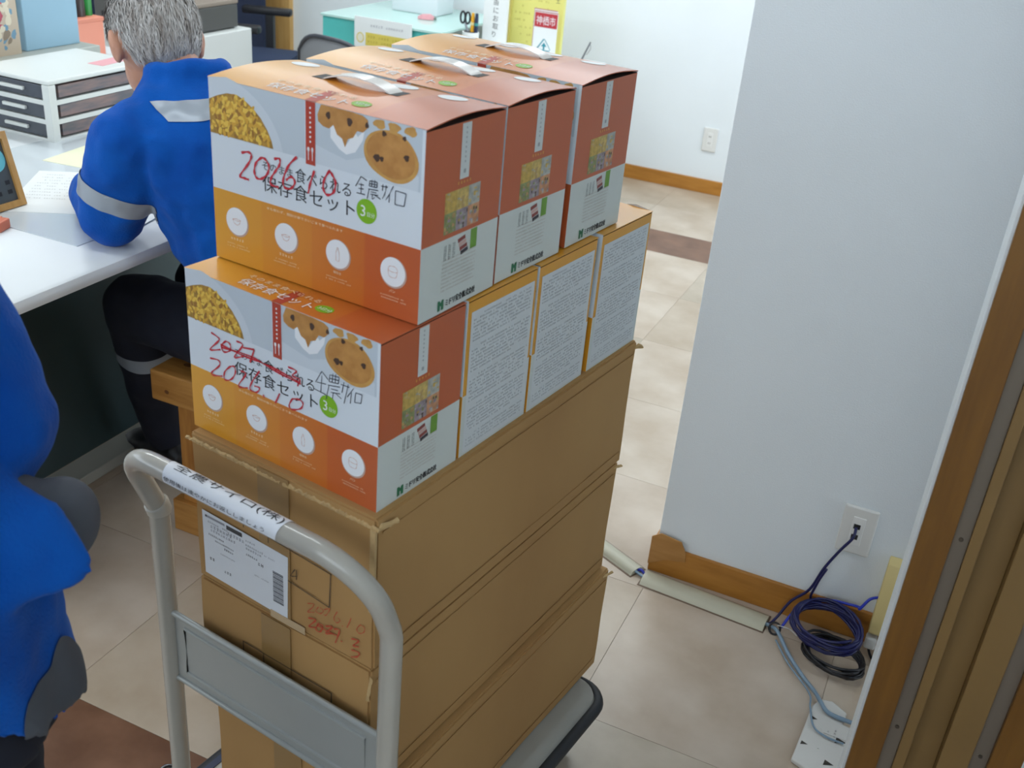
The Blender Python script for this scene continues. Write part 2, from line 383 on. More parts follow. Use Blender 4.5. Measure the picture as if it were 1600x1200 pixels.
HW_A_BLACK = [[(0.2205, 0.149), (0.2136, 0.1369)], [(0.2205, 0.149), (0.2284, 0.1461)], [(0.2178, 0.14), (0.2246, 0.1404)], [(0.2176, 0.1353), (0.2244, 0.136)], [(0.221, 0.1415), (0.2209, 0.1305)], [(0.215, 0.1299), (0.2263, 0.1303)], [(0.2325, 0.147), (0.2425, 0.1474)], [(0.2425, 0.1474), (0.242, 0.1415)], [(0.2325, 0.147), (0.2317, 0.1411)], [(0.2317, 0.1411), (0.242, 0.1415)], [(0.2354, 0.1487), (0.2349, 0.1411)], [(0.2391, 0.1491), (0.2388, 0.1412)], [(0.2322, 0.1439), (0.2426, 0.1446)], [(0.2306, 0.1377), (0.2438, 0.1388)], [(0.2318, 0.138), (0.2294, 0.1267)], [(0.234, 0.1354), (0.2416, 0.1357)], [(0.2334, 0.1326), (0.244, 0.1335)], [(0.2364, 0.1334), (0.236, 0.128), (0.2395, 0.1303)], [(0.2387, 0.133), (0.2471, 0.1303)], [(0.2475, 0.1447), (0.2562, 0.1453)], [(0.25, 0.1474), (0.2494, 0.1401)], [(0.2544, 0.147), (0.2529, 0.1381), (0.2497, 0.1315)], [(0.2638, 0.1485), (0.2574, 0.1362), (0.2541, 0.1311)], [(0.259, 0.1395), (0.2585, 0.1293)], [(0.2666, 0.1441), (0.2663, 0.129)], [(0.2666, 0.1441), (0.2803, 0.1438)], [(0.2803, 0.1438), (0.2784, 0.1297)], [(0.2663, 0.129), (0.2779, 0.1296)]]
HW_D_RED = [[(0.0408, 0.1432), (0.0532, 0.1402), (0.053, 0.1359), (0.0373, 0.1193), (0.0559, 0.1255)], [(0.0658, 0.1401), (0.0581, 0.1319), (0.0612, 0.1244), (0.0723, 0.1296), (0.0728, 0.1382), (0.0658, 0.1401)], [(0.0838, 0.146), (0.0942, 0.1439), (0.0791, 0.1234), (0.0971, 0.1309)], [(0.0941, 0.141), (0.1133, 0.1447)], [(0.1133, 0.1447), (0.1055, 0.1254)], [(0.0564, 0.1327), (0.0918, 0.1305), (0.1401, 0.1317), (0.1834, 0.1275)], [(0.0579, 0.129), (0.1059, 0.1339), (0.1468, 0.1284), (0.1866, 0.1259)], [(0.1671, 0.141), (0.1803, 0.1401), (0.1736, 0.1323), (0.1851, 0.1308), (0.1816, 0.1214)], [(0.0365, 0.1075), (0.0513, 0.1096), (0.0527, 0.1029), (0.0389, 0.0894), (0.0405, 0.0856), (0.0573, 0.09)], [(0.071, 0.1078), (0.0614, 0.0973), (0.0608, 0.0869), (0.0719, 0.0908), (0.0797, 0.1022), (0.0783, 0.1103), (0.071, 0.1078)], [(0.0889, 0.1083), (0.0977, 0.1071), (0.0842, 0.0865), (0.1004, 0.0894)], [(0.1209, 0.1194), (0.108, 0.1007), (0.1039, 0.0892), (0.1145, 0.0887), (0.12, 0.0964), (0.1113, 0.0962)], [(0.1257, 0.0899), (0.1276, 0.0863)], [(0.1528, 0.1012), (0.1456, 0.0857)], [(0.173, 0.1015), (0.1678, 0.0911), (0.1728, 0.0873), (0.1862, 0.0937), (0.1896, 0.102), (0.1831, 0.1046), (0.173, 0.1015)]]
HW_D_BLACK = [[(0.219, 0.1536), (0.2094, 0.1367)], [(0.219, 0.1536), (0.2285, 0.1462)], [(0.211, 0.1373), (0.2254, 0.1397)], [(0.219, 0.1482), (0.2174, 0.126)], [(0.2062, 0.1274), (0.2254, 0.1262)], [(0.231, 0.1535), (0.2447, 0.1551)], [(0.2447, 0.1551), (0.2435, 0.1467)], [(0.231, 0.1535), (0.2298, 0.1445)], [(0.2298, 0.1445), (0.2435, 0.1467)], [(0.2353, 0.1564), (0.2342, 0.145)], [(0.2397, 0.1571), (0.2388, 0.1459)], [(0.2304, 0.149), (0.2441, 0.1509)], [(0.2279, 0.1395), (0.246, 0.1433)], [(0.2298, 0.1402), (0.2254, 0.1207)], [(0.2329, 0.1365), (0.243, 0.1379)], [(0.2323, 0.1319), (0.2461, 0.1348)], [(0.2361, 0.1333), (0.2349, 0.1247)], [(0.2393, 0.1334), (0.2481, 0.1295)], [(0.2472, 0.1475), (0.2596, 0.1479)], [(0.2518, 0.1518), (0.2489, 0.1374)], [(0.258, 0.1513), (0.2522, 0.1251)], [(0.2657, 0.1488), (0.2567, 0.1349)], [(0.2627, 0.1424), (0.2614, 0.1285)], [(0.2688, 0.1446), (0.2675, 0.1321)], [(0.2688, 0.1446), (0.2779, 0.1453)], [(0.2779, 0.1453), (0.2767, 0.1342)], [(0.2675, 0.1321), (0.2767, 0.1342)]]
HW_H_RED = [[(0.1985, -0.1721), (0.209, -0.1678), (0.2055, -0.1762), (0.1984, -0.1855), (0.2101, -0.1804)], [(0.2171, -0.1679), (0.2124, -0.177), (0.2193, -0.1777), (0.2251, -0.1703), (0.2194, -0.1678)], [(0.2262, -0.1675), (0.2353, -0.1617), (0.2296, -0.1745), (0.2251, -0.1758)], [(0.2477, -0.1595), (0.2421, -0.1722), (0.2467, -0.1775), (0.2523, -0.1712), (0.2489, -0.1686)], [(0.2557, -0.177), (0.2566, -0.1783)], [(0.2699, -0.1575), (0.2635, -0.1761)], [(0.2842, -0.1606), (0.2789, -0.1699), (0.2823, -0.1746), (0.2898, -0.1694), (0.2907, -0.1613), (0.2842, -0.1606)], [(0.1995, -0.1949), (0.2124, -0.1914), (0.2006, -0.2078), (0.2123, -0.2037)], [(0.217, -0.1945), (0.2123, -0.206), (0.2193, -0.2067), (0.2239, -0.1952), (0.217, -0.1945)], [(0.2285, -0.1927), (0.24, -0.1877), (0.2286, -0.2039), (0.2423, -0.1975)], [(0.2422, -0.1898), (0.2513, -0.1871), (0.2447, -0.2107)], [(0.2147, -0.198), (0.2331, -0.1992), (0.2491, -0.1971)], [(0.2537, -0.2024), (0.256, -0.2027)], [(0.2704, -0.1899), (0.2825, -0.1865), (0.2739, -0.199), (0.2827, -0.1963)], [(0.2707, -0.2075), (0.2829, -0.205), (0.2808, -0.2129), (0.2709, -0.2186)]]
HW_H_BLACK = [[(0.1781, -0.1292), (0.1709, -0.1425), (0.1815, -0.1383)], [(0.1804, -0.1291), (0.1802, -0.1443)]]
# ------------------------------------------------------------------ food boxes
BW, BD, BH = .3017, .1525, .215
ZB = .405 * BH
def grad_mat(name, stops, rough, w, axis=0):
    m = bpy.data.materials.new(name); m.use_nodes = True; nt = m.node_tree; b = nt.nodes['Principled BSDF']
    b.inputs['Roughness'].default_value = rough
    tc = nt.nodes.new('ShaderNodeTexCoord'); sp = nt.nodes.new('ShaderNodeSeparateXYZ'); mr = nt.nodes.new('ShaderNodeMapRange')
    mr.inputs['From Min'].default_value = -w/2; mr.inputs['From Max'].default_value = w/2
    r = nt.nodes.new('ShaderNodeValToRGB'); cr = r.color_ramp
    for i, (p, h) in enumerate(stops):
        e = cr.elements[i] if i < 2 else cr.elements.new(p)
        e.position = p; e.color = lin(h)
    nt.links.new(tc.outputs['Object'], sp.inputs[0]); nt.links.new(sp.outputs[axis], mr.inputs[0]); nt.links.new(mr.outputs[0], r.inputs[0]); nt.links.new(r.outputs[0], b.inputs['Base Color'])
    return m
M_org = grad_mat('print_orange_gradient', [(0, 'DB9C2E'), (1, 'BC6038'), (.245, 'D8942C'), (.255, 'D68E2C'), (.495, 'D2822C'), (.505, 'CE7A2B'), (.745, 'C86C2A'), (.755, 'C2602A')], .30, BW)
M_bwhite = mat('print_white', 'D6DDE3', .42)
M_bside = mat('print_side_white', 'CBD1CC', .45)
M_lid_shade = mat('lid_gap_shade', '3A2A24', .9)  # inner top sheet, coloured dark for the shade in the gap under the lid
M_ink = mat('ink_black', '26282E', .5); M_red = mat('marker_red', 'C42434', .45); M_pen = mat('marker_black', '3A3F4C', .5)
M_ban = mat('print_red_banner', 'B03A24', .45); M_grn = mat('print_green', '7FB51E', .45); M_wht = mat('print_pure_white', 'E8EAEC', .45)
M_cream = mat('print_pale_lettering', 'F0DDB8', .5); M_grey = mat('print_grey', '9A9EA0', .5); M_photo = mat('photo_backdrop', 'BEC8D0', .42); M_plt = mat('photo_plate', 'CAD2D9', .42)
M_m1 = mat('macaroni_light', 'E6BE4A', .5); M_m2 = mat('macaroni_mid', 'D2A034', .5); M_m3 = mat('macaroni_dark', '9A6A22', .5); M_mbase = mat('macaroni_base', 'A87E2C', .5, var=.25, vscale=120)
M_muf = mat('muffin_brown', 'B07A3C', .5, hex2='C48E4C', vscale=60); M_muf2 = mat('muffin_pale', 'C99A52', .5, hex2='B98746', vscale=60); M_spot = mat('muffin_spot', '4A3426', .5)
M_icon = mat('icon_line', 'C48A6A', .5); M_shad = mat('icon_ring', 'BFA091', .5)
M_logo = mat('logo_green', '1E6A46', .45)
M_line = mat('print_pale_red_lines', 'B7A9A0', .55)

F_front = lambda u, v, l: (u - BW/2, -BD/2 - l, v)
F_right = lambda u, v, l: (BW/2 + l, u - BD/2, v)
F_left = lambda u, v, l: (-BW/2 - l, BD/2 - u, v)
BULGE = .0055
F_top = lambda u, v, l: (u - BW/2, v - BD/2, BH + l + .0002)
F_lid = lambda u, v, l: (u - BW/2, v - BD/2, BH + l + .0002 + BULGE * sin(pi * v / BD))

def box_body():
    mb = MB(); w, d = BW/2, BD/2; t = BH - .003
    def q(a, b, c, e, mi): mb.add([a, b, c, e], [(0, 1, 2, 3)], mi)
    q((-w,-d,0),(w,-d,0),(w,-d,ZB),(-w,-d,ZB),0); q((-w,-d,ZB),(w,-d,ZB),(w,-d,BH),(-w,-d,BH),1)
    q((w,d,0),(-w,d,0),(-w,d,ZB),(w,d,ZB),0); q((w,d,ZB),(-w,d,ZB),(-w,d,BH),(w,d,BH),1)
    q((w,-d,0),(w,d,0),(w,d,ZB),(w,-d,ZB),2); q((w,-d,ZB),(w,d,ZB),(w,d,t),(w,-d,t),0)
    q((-w,d,0),(-w,-d,0),(-w,-d,ZB),(-w,d,ZB),2); q((-w,d,ZB),(-w,-d,ZB),(-w,-d,t),(-w,d,t),0)
    q((-w,d,0),(w,d,0),(w,-d,0),(-w,-d,0),2); q((-w,-d,t),(w,-d,t),(w,d,t),(-w,d,t),3)
    return mb
def make_lid(parent, bulged):
    mb = MB(); n = 14; vs = []; B = BULGE if bulged else 0.0
    x0 = BW/2 + .0008
    top = [(-BD/2 + BD*k/n, BH + B*sin(pi*k/n)) for k in range(n + 1)]
    ring = [(y, z) for y, z in top] + [(y, z - .0012) for y, z in reversed(top)]
    mb.loft([[(-x0, y, z) for y, z in ring], [(x0, y, z) for y, z in ring]])
    o = mb.build('lid', [M_org], parent, smooth='auto')
    return o
def make_top_print(parent, fn):
    p = Print(fn)
    p.text('保存食セット', .075, .010, w=.112, h=.017, mi=0, lift=.0003)
    p.build('top_title', M_wht, parent)
    p = Print(fn); p.text('そのまま食べられる', .072, .031, w=.112, h=.009, mi=0, lift=.0003); p.build('top_subtitle', M_cream, parent)
    for u in (.031, .108, .178, .246):
        p = Print(fn); p.ell(u, .128, .0175, .0165, 0, .0002); p.build('top_disc', M_wht, parent)
    p = Print(fn); p.ell(.200, .024, .012, .009, 0, .0002)
    p.text('3日分', .192, .020, h=.007, mi=1, lift=.0004); p.build('top_badge', [M_grn, M_wht], parent)
    p = Print(fn); p.rect(.142, .156, 0, .040, 0, .0001); p.build('top_banner', M_ban, parent)
def make_handle(parent):
    h = thing('handle', None, None); h.parent = parent
    n = 16; ring = []
    mb = MB(); xs = [-.052 + .104*k/n for k in range(n + 1)]
    arc = [(x, BH + .002 + .0120*max(0, 1 - (x/.052)**2)**.8) for x in xs]
    R_ = []
    for i, (x, z) in enumerate(arc):
        R_.append([(x, -.002, z), (x, .020, z), (x, .020, z + .0016), (x, -.002, z + .0016)])
    mb.loft(R_)
    bpy.data.objects.remove(h)
    h = mb.build('handle', mat('handle_white', 'E4E0DC', .18), parent, smooth='auto')
    for x in (-.054, .050):
        pr = Print(F_lid); pr.rect(BW/2 + x - .009, BW/2 + x + .009, .073, .098, 0, .0002); pr.build('handle_slot', M_slot, parent)
def make_front_print(parent):
    # photographs, banner, titles, icons, each printed item is one flat mesh
    p = Print(F_front)
    p.rect(0, .142, .151, BH - .0005, 0, .0001); p.rect(.157, BW - .004, .149, BH - .0005, 0, .0001)
    pl = [(0, .1512)] + [(.108, .1512)] + [(.01 + .102*cos(a), .135 + .085*sin(a)) for a in [.19 + k*.12 for k in range(11)]] + [(0, .2145)]
    p.poly(pl, 1, .0002)
    p.poly([(.157, .149), (.295, .149), (.295, .165), (.24, .175), (.2, .162), (.157, .17)], 1, .00015)
    p.build('photo_backdrop', [M_photo, M_plt], parent)
    p = Print(F_front); rr = random.Random(3)
    mound = [(0, .152), (.096, .152), (.094, .160), (.088, .171), (.078, .183), (.066, .192), (.055, .198), (.043, .202), (.028, .201), (.013, .196), (0, .190)]
    p.poly(mound, 0, .0003)
    def top_at(u):
        if u < .04: return .190 + .012*u/.04
        return .152 + .050*max(0, 1 - ((u-.04)/.056)**2.2)
    k = 0
    while k < 210:
        u = rr.uniform(.003, .093); v = rr.uniform(.155, .201)
        if v > top_at(u) - .002: continue
        p.ell(u, v, rr.uniform(.0030, .0058), rr.uniform(.0016, .0026), rr.choice([1, 1, 2, 2, 3]), .0004 + k*1e-6, 8, rr.uniform(0, 3)); k += 1
    p.build('pasta_picture', [M_mbase, M_m1, M_m2, M_m3], parent)
    p = Print(F_front)
    p.poly([(.178, .182), (.19, .172), (.20, .168), (.212, .173), (.222, .188), (.224, .199), (.215, .19), (.21, .196), (.203, .183), (.198, .176), (.193, .188), (.186, .196), (.178, .195)], 0, .0003)
    p.poly([(.160, .203), (.161, .196), (.168, .192), (.176, .191), (.182, .196), (.187, .187), (.194, .184), (.198, .1755), (.202, .185), (.209, .188), (.214, .196), (.222, .196), (.229, .203), (.228, .210), (.221, .2135), (.205, .2145), (.165, .2145)], 1, .0004)
    for u, v, s_ in ((.175, .205, .004), (.204, .2035, .0045), (.227, .2045, .003)): p.ell(u, v, s_*.8, s_, 3, .0005, 12, wob=.2, seed=int(u*999))
    p.ell(.259, .1785, .036, .0265, 2, .0003, 32, -.15, .03, 5)
    p.ell(.259, .1795, .032, .0235, 1, .00035, 32, -.15, .03, 6)
    for u, v, s_ in ((.2405, .1735, .0042), (.279, .181, .0035), (.2495, .2005, .003), (.247, .1735, .0028), (.2755, .2005, .0025)): p.ell(u, v, s_, s_, 3, .0005, 12, wob=.25, seed=int(u*999))
    for u in (.243, .262, .283): p.ell(u, .209, .008, .005, 2, .00025, 14, wob=.2, seed=int(u*777))
    p.build('muffin_picture', [M_wht, M_muf, M_muf2, M_spot], parent)
    p = Print(F_front)
    p.rect(.1435, .157, .146, BH - .0003, 0, .0004)
    for k in range(8):
        p.ell(.1502, .208 - k*.0052, .0013, .0013, 1, .0006, 7, wob=.3, seed=k)
    for du in (-.0028, .0028): p.stroke([(.1502 + du, .151), (.1502 + du, .163)], .0012, 1, .0006, False)
    p.ell(.1474, .1628, .0017, .0026, 1, .0006, 10); p.ell(.153, .1628, .0014, .003, 1, .0006, 10)
    p.build('banner', [M_ban, M_wht], parent)
    p = Print(F_front)
    p.text('そのまま', .0785, .1255, w=.046, h=.0095); p.text('食べられる', .128, .1220, w=.079, h=.0165)
    p.text('保存食セット', .0785, .1005, w=.134, h=.0190)
    p.build('title_lettering', M_ink, parent)
    p = Print(F_front)
    p.ell(.2285, .112, .0138, .0138, 0, .0003); p.text('3', .2205, .1055, h=.0125, mi=1); p.text('日分', .2295, .1065, h=.0052, mi=1)
    p.build('days_badge', [M_grn, M_wht], parent)
    CU = (.036, .1125, .189, .266); CV = .0525
    for i, u in enumerate(CU):
        p = Print(F_front); p.ell(u + .0008, CV - .0008, .0180, .0180, 1, .0002); p.ell(u, CV, .0168, .0168, 0, .0003)
        def st(pts, u=u, s_=.0062): p.stroke([(u + x*s_, CV + y*s_) for x, y in pts], .0006, 2, .0005)
        if i < 2: st([(-1, .35), (-.6, -.4), (0, -.65), (.6, -.4), (1, .35)]); st([(-1, .35), (0, .15), (1, .35), (0, .55), (-1, .35)])
        elif i == 2: st([(-.35, -1.2), (-.35, .4), (-.15, .8), (-.15, 1.2), (.15, 1.2), (.15, .8), (.35, .4), (.35, -1.2), (-.35, -1.2)])
        else: st([(-1, .2), (-.7, -.9), (.7, -.9), (1, .2)]); st([(-1, .2), (-.8, .9), (0, 1.1), (.8, .9), (1, .2), (0, .0), (-1, .2)])
        p.build('icon', [M_wht, M_shad, M_icon], parent)
        p = Print(F_front)
        if i == 2: p.text('保存水', u - .006, .0285, h=.0036)
        elif i == 3: p.text('パン', u - .004, .0285, h=.0036)
        else: p.smalltext(u - .010, u + .010, .0285, .0032, seed=i + 3, fill=1)
        p.smalltext(u - .016, u + .016, .0225, .0016, seed=i + 10, fill=.9); p.smalltext(u - .019, u + .019, .019, .0016, seed=i + 20, fill=.9)
        p.build('caption', M_cream, parent)
    p = Print(F_front); p.text('水も使わず、開封が楽でさいごまで食べられます', .084, .0795, w=.112, h=.0034); p.build('slogan', M_cream, parent)
def make_right_print(parent):
    p = Print(F_right)
    p.rect(.066, .0835, .150, .2105, 0, .0003)
    for k in range(8): p.rect(.0735, .0755, .204 - k*.0052, .2062 - k*.0052, 1, .0005)
    p.rect(.0725, .0768, .156, .1605, 1, .0005)
    p.smalltext(.063, .087, .1445, .003, 2, .0004, seed=4, fill=1, gap=.9)
    p.build('side_strip', [mat('strip_white', 'CDD2D0', .5), M_grey, M_m1], parent)
    p = Print(F_right); rr = random.Random(9)
    cols = ['BFA052', 'C4AA64', 'B79A62', 'A9A9A0', 'C48F6A', '8A905E', '988A90', '5A4A40']
    mats = [mat('side_photo_%d' % i, c, .5, var=.2, vscale=150) for i, c in enumerate(cols)]
    for r_ in range(2):
        for c_ in range(3):
            u0 = .0405 + c_*.0228; v0 = .0925 + (1 - r_)*.0235
            base = [0, 1, 3][c_] if r_ == 0 else [5, 6, 4][c_]
            p.rect(u0, u0 + .0228, v0, v0 + .0235, base, .0002)
            for k in range(14):
                w_ = rr.uniform(.002, .006)
                uu = rr.uniform(u0, u0 + .0228 - w_); vv = rr.uniform(v0, v0 + .018)
                p.rect(uu, uu + w_, vv, vv + rr.uniform(.0015, .0055), rr.choice([0, 1, 2, 3] if r_ == 0 else [2, 3, 4, 5, 6, 7]), .0003 + k*5e-6)
    p.build('side_photographs', mats, parent)
    p = Print(F_right)
    for c_ in range(3):
        u0 = .0435 + c_*.0085
        for k in range(7): p.smalltext(u0, u0 + .005, .0775 - k*.0026, .002, 0, seed=c_*9 + k, fill=1)
    for k in range(9): p.smalltext(.041, .108, .0615 - k*.0045, .0017, 1, seed=k + 40, fill=.95, gap=.2)
    p.build('side_small_print', [M_ink, M_line], parent)
    p = Print(F_right)
    for k, mi in enumerate((0, 1, 0, 2)):
        p.poly([(.0695 + k*.0022, .0810 - k*.0052), (.0840 + k*.0022, .0835 - k*.0052), (.0850 + k*.0022, .0790 - k*.0052), (.0705 + k*.0022, .0762 - k*.0052)], mi, .0003)
    p.rect(.0955, .1085, .0632, .0865, 3, .0003)
    p.build('rescue_picture', [mat('pic_red', '8E4A44', .5), mat('pic_pale', 'C9A9A0', .5), mat('pic_dark', '3C3A42', .5), mat('pic_green', '6E9A3A', .5)], parent)
    p = Print(F_right)
    s_ = .0118; u0, v0 = .0365, .0035
    p.poly([(u0, v0), (u0 + s_*.42, v0), (u0 + s_*.42, v0 + s_*.5), (u0 + s_*.5, v0 + s_*.42), (u0 + s_*.58, v0 + s_*.5), (u0 + s_*.58, v0), (u0 + s_, v0), (u0 + s_, v0 + s_*1.05), (u0 + s_*.68, v0 + s_*1.05), (u0 + s_*.5, v0 + s_*.78), (u0 + s_*.32, v0 + s_*1.05), (u0, v0 + s_*1.05)], 0, .0003)
    for du in (0, .0003, .0006, .0009): p.text('ミドリ安全株式会社', .0515 + du, .0056, w=.060, h=.0085, mi=1)
    p.build('maker_logo', [M_logo, M_ink], parent)
def make_left_print(parent):
    p = Print(F_left)
    p.rect(.0075, BD - .005, .004, .198, 0, .0003)
    for k in range(40):
        v = .190 - k*.0046
        if k % 9 == 8: continue
        s0 = .013 + (0 if k % 9 else .018); p.smalltext(s0, BD - .012 - (.03 if k % 9 == 7 else 0), v, .0024, 1, .0005, seed=k + 70, fill=.8, gap=.3)
    p.build('contents_label', [mat('label_paper', 'CFD4D6', .5), mat('label_ink', '888C92', .6)], parent)
def food_box(label, bulged):
    t = thing('food_box', label, 'box')
    o = box_body().build('carton', [M_org, M_bwhite, M_bside, M_lid_shade], t, fixn=False)
    make_lid(t, bulged); make_top_print(t, F_lid if bulged else F_top)
    make_front_print(t); make_right_print(t); make_left_print(t)
    if bulged: make_handle(t)
    return t
def put_box(t, xr, yf, z, r, flip=False, label=None):
    cx = xr + cos(r)*(-BW/2) - sin(r)*(BD/2); cy = yf + sin(r)*(-BW/2) + cos(r)*(BD/2)
    t.location = cart(cx, cy, z); t.rotation_euler = (0, 0, -TH + r + (pi if flip else 0))
    if label: t['label'] = label
    return t
ZH = .8352
A = food_box('orange and white food box with a handle and 2026 in red on its front', True)
put_box(A, -.041, -.3612, ZH + .2165, .029)
B_ = put_box(copy_tree(A), -.047, -.2031, ZH + .2165, .004, label='orange and white food box with handle, middle of the three in the upper row')
C_ = put_box(copy_tree(A), -.0500, -.0310, ZH + .2165, .006, label='orange and white food box with handle, upper row, set apart by a gap')
D_ = food_box('orange and white food box with a struck-out red date, in the lower row', False)
put_box(D_, -.0423, -.4220, ZH, -.010)
E_ = put_box(copy_tree(D_), -.0405, -.2640, ZH, .0, True, 'food box with contents label facing out, lower row, beside the struck-out date box')
F_ = put_box(copy_tree(D_), -.0400, -.1065, ZH, .003, True, 'food box with contents label facing out, lower row, between two alike')
G_ = put_box(copy_tree(D_), -.0400, .0600, ZH, -.006, True, 'food box with contents label facing out, lower row, past a gap')
for t in (A, B_, C_, D_, E_, F_, G_): t['group'] = 'food boxes stacked on the cartons'
def pen(parent, strokes, w, m, name='handwriting'):
    p = Print(F_front)
    for s_ in strokes: p.stroke(s_, w, 0, .0009)
    return p.build(name, m, parent)
pen(A, HW_A_RED, .0034, M_red, 'red_handwriting'); pen(A, HW_A_BLACK, .0012, M_pen, 'black_handwriting')
pen(D_, HW_D_RED, .0026, M_red, 'red_handwriting'); pen(D_, HW_D_BLACK, .0011, M_pen, 'black_handwriting')

# ------------------------------------------------------------------ big cardboard cartons
M_cb = mat('cardboard', 'A67E4C', .75, hex2='AE8753', vscale=4, stretch=(1, 1, .5), bump=.15, bscale=60)
M_cbe = mat('cardboard_cut_edge', 'B99B6C', .85, var=.1, vscale=60)
M_tape = mat('brown_tape', '8E6E42', .28, var=.06, vscale=10)
M_clear = mat('clear_tape', 'B59B78', .15)
M_sheet = mat('label_sheet', 'D4D8DE', .4)
def big_carton(label, x0, x1, y0, y1, z0, z1, seed, r=0.0):
    cx, cy = (x0 + x1)/2, (y0 + y1)/2; w, d, h = (x1 - x0)/2, (y1 - y0)/2, z1 - z0
    t = thing('cardboard_carton', label, 'carton', cart(cx, cy, z0), -TH + r, 'cardboard cartons on the hand truck')
    bm = bmesh.new(); bmesh.ops.create_cube(bm, size=1)
    for v in bm.verts: v.co = Vector((v.co.x*2*w, v.co.y*2*d, (v.co.z + .5)*h))
    bmesh.ops.bevel(bm, geom=list(bm.edges), offset=.003, segments=2, affect='EDGES')
    bmesh.ops.subdivide_edges(bm, edges=[e for e in bm.edges if e.calc_length() > .05], cuts=11, use_grid_fill=True)
    for v in bm.verts:
        n = noise.noise(Vector((v.co.x*7 + seed, v.co.y*7, v.co.z*9)))
        k = .0016*n
        if abs(abs(v.co.x) - w) < .0035: v.co.x += k - .001
        if abs(abs(v.co.y) - d) < .0035: v.co.y += k
    me = bpy.data.meshes.new('carton_body'); bm.to_mesh(me); bm.free(); me.materials.append(M_cb)
    for p in me.polygons: p.use_smooth = True
    me.set_sharp_from_angle(angle=radians(30))
    o = bpy.data.objects.new('carton_body', me); COL.objects.link(o); o.parent = t
    mb = MB(); mb.box(-.035, .017, -d - .0021, -d - .0012, h*.02, h*.985)
    mb.build('packing_tape', M_tape, t)
    for zz in (.022, h - .022):
        bx('score_line', (w + .0000, w + .0007, -d + .01, d - .01, zz - .0015, zz + .0015), M_cb, t)
    return t, w, d, h
def ragged(name, parent, p0, p1, out, hmin, hmax, th, seed, n=26):
    """a torn lip of board along an edge"""
    rr = random.Random(seed); p0 = Vector(p0); p1 = Vector(p1); out = Vector(out); rings = []
    for k in range(n + 1):
        p = p0.lerp(p1, k/n); up = rr.uniform(hmin, hmax); q = rr.uniform(.6, 1.1)
        a = p; b = p + out*q; c = b + Vector((0, 0, up)); e = p + out*q*.2 + Vector((0, 0, up*.9 + th))
        rings.append([tuple(a - Vector((0, 0, th*1.5))), tuple(b - Vector((0, 0, th))), tuple(c), tuple(e)])
    mb = MB(); mb.loft(rings); return mb.build(name, M_cbe, parent)
H, w, d, h = big_carton('cardboard carton with a white shipping label, topmost of its stack', -.3354, -.031, -.4330, .2151, .609, ZH, 1)
ragged('torn_lip', H, (-w - .008, -d, h - .0105), (w*.02, -d, h - .011), (0, -.0035, 0), -.001, .003, .0018, 3, 60)
ragged('torn_lip', H, (w*.05, -d, h - .011), (w + .004, -d, h - .012), (0, -.003, 0), -.001, .003, .0018, 5, 60)
ragged('corner_tear', H, (w - .004, -d - .003, h - .014), (w + .004, -d + .030, h - .012), (.004, 0, 0), -.001, .003, .003, 8, 9)
ragged('corner_tear', H, (w - .008, d - .006, h - .011), (w + .004, d + .006, h - .010), (.005, 0, 0), -.001, .003, .003, 9, 5)
bx('panel_edge', (w - .006, w + .0015, -d - .0055, -d - .0015, h*.42, h - .012), M_cbe, H)
F_H = lambda u, v, l: (u - w, -d - .0019 - l, h + v)
p = Print(F_H)
LB = [(.0145, -.213), (.164, -.217), (.1665, -.117), (.0145, -.111)]
p.poly(LB, 0, .0006)
def L(u, v): return (.0155 + u*.149, -.214 + v*.101)
def lr(u0, u1, v0, v1, mi): a = L(u0, v0); b = L(u1, v1); p.rect(a[0], b[0], a[1], b[1], mi, .0008)
lr(.05, .27, .93, .965, 2); lr(.29, .48, .90, .965, 1); lr(.03, .05, .93, .965, 1)
for (u0, u1, v, hh, mi) in [(.06, .2, .855, .03, 2), (.24, .30, .86, .03, 2), (.52, .62, .87, .03, 2), (.30, .5, .82, .045, 2), (.09, .33, .79, .05, 2), (.09, .38, .735, .04, 2), (.52, .72, .80, .03, 2), (.52, .70, .745, .035, 2), (.74, .86, .79, .02, 2), (.06, .24, .66, .028, 1), (.14, .36, .60, .025, 1), (.52, .66, .655, .03, 1), (.66, .70, .595, .05, 1), (.25, .36, .54, .03, 1), (.2, .38, .44, .018, 2), (.06, .12, .26, .045, 1), (.24, .32, .17, .04, 1), (.60, .78, .40, .02, 2)]:
    a = L(u0, v); b = L(u1, v + hh); p.smalltext(a[0], b[0], a[1], b[1] - a[1], mi, .0008, seed=int(u0*991 + v*77), fill=.95, gap=.15)
for k in range(20): lr(.835, .955, .16 + k*.0245, .16 + k*.0245 + (.012 if k % 3 else .018), 3)
p.build('shipping_label', [M_sheet, mat('label_dark', '34363C', .5), mat('label_mid', '8E9098', .5), mat('barcode_ink', '4A4E54', .5)], H)
p = Print(F_H)
p.stroke([(.088, -.098), (.238, -.108)], .0018, 0, .0004, False); p.stroke([(.2365, -.107), (.2345, -.160)], .0018, 0, .0004, False); p.stroke([(.2345, -.160), (.16, -.152)], .0018, 0, .0004, False)
p.stroke([(.090, -.098), (.090, -.106)], .0015, 0, .0004, False); p.stroke([(.133, -.101), (.133, -.110)], .0015, 0, .0004, False)
for s_ in HW_H_BLACK: p.stroke(s_, .0016, 0, .0005)
p.build('printed_frame', mat('print_brown_black', '4A3A2A', .7), H)
p = Print(F_H)
for s_ in HW_H_RED[:7]: p.stroke(s_, .0014, 0, .0005)
for s_ in HW_H_RED[7:]: p.stroke(s_, .0026, 0, .0005)
p.build('red_handwriting', mat('marker_orange_red', 'B8492E', .6), H)
mb = MB(); mb.box(-.018, .042, -d - .0030, -d - .0024, .0005, .012); mb.build('clear_tape', M_clear, H, bevel=.0003)
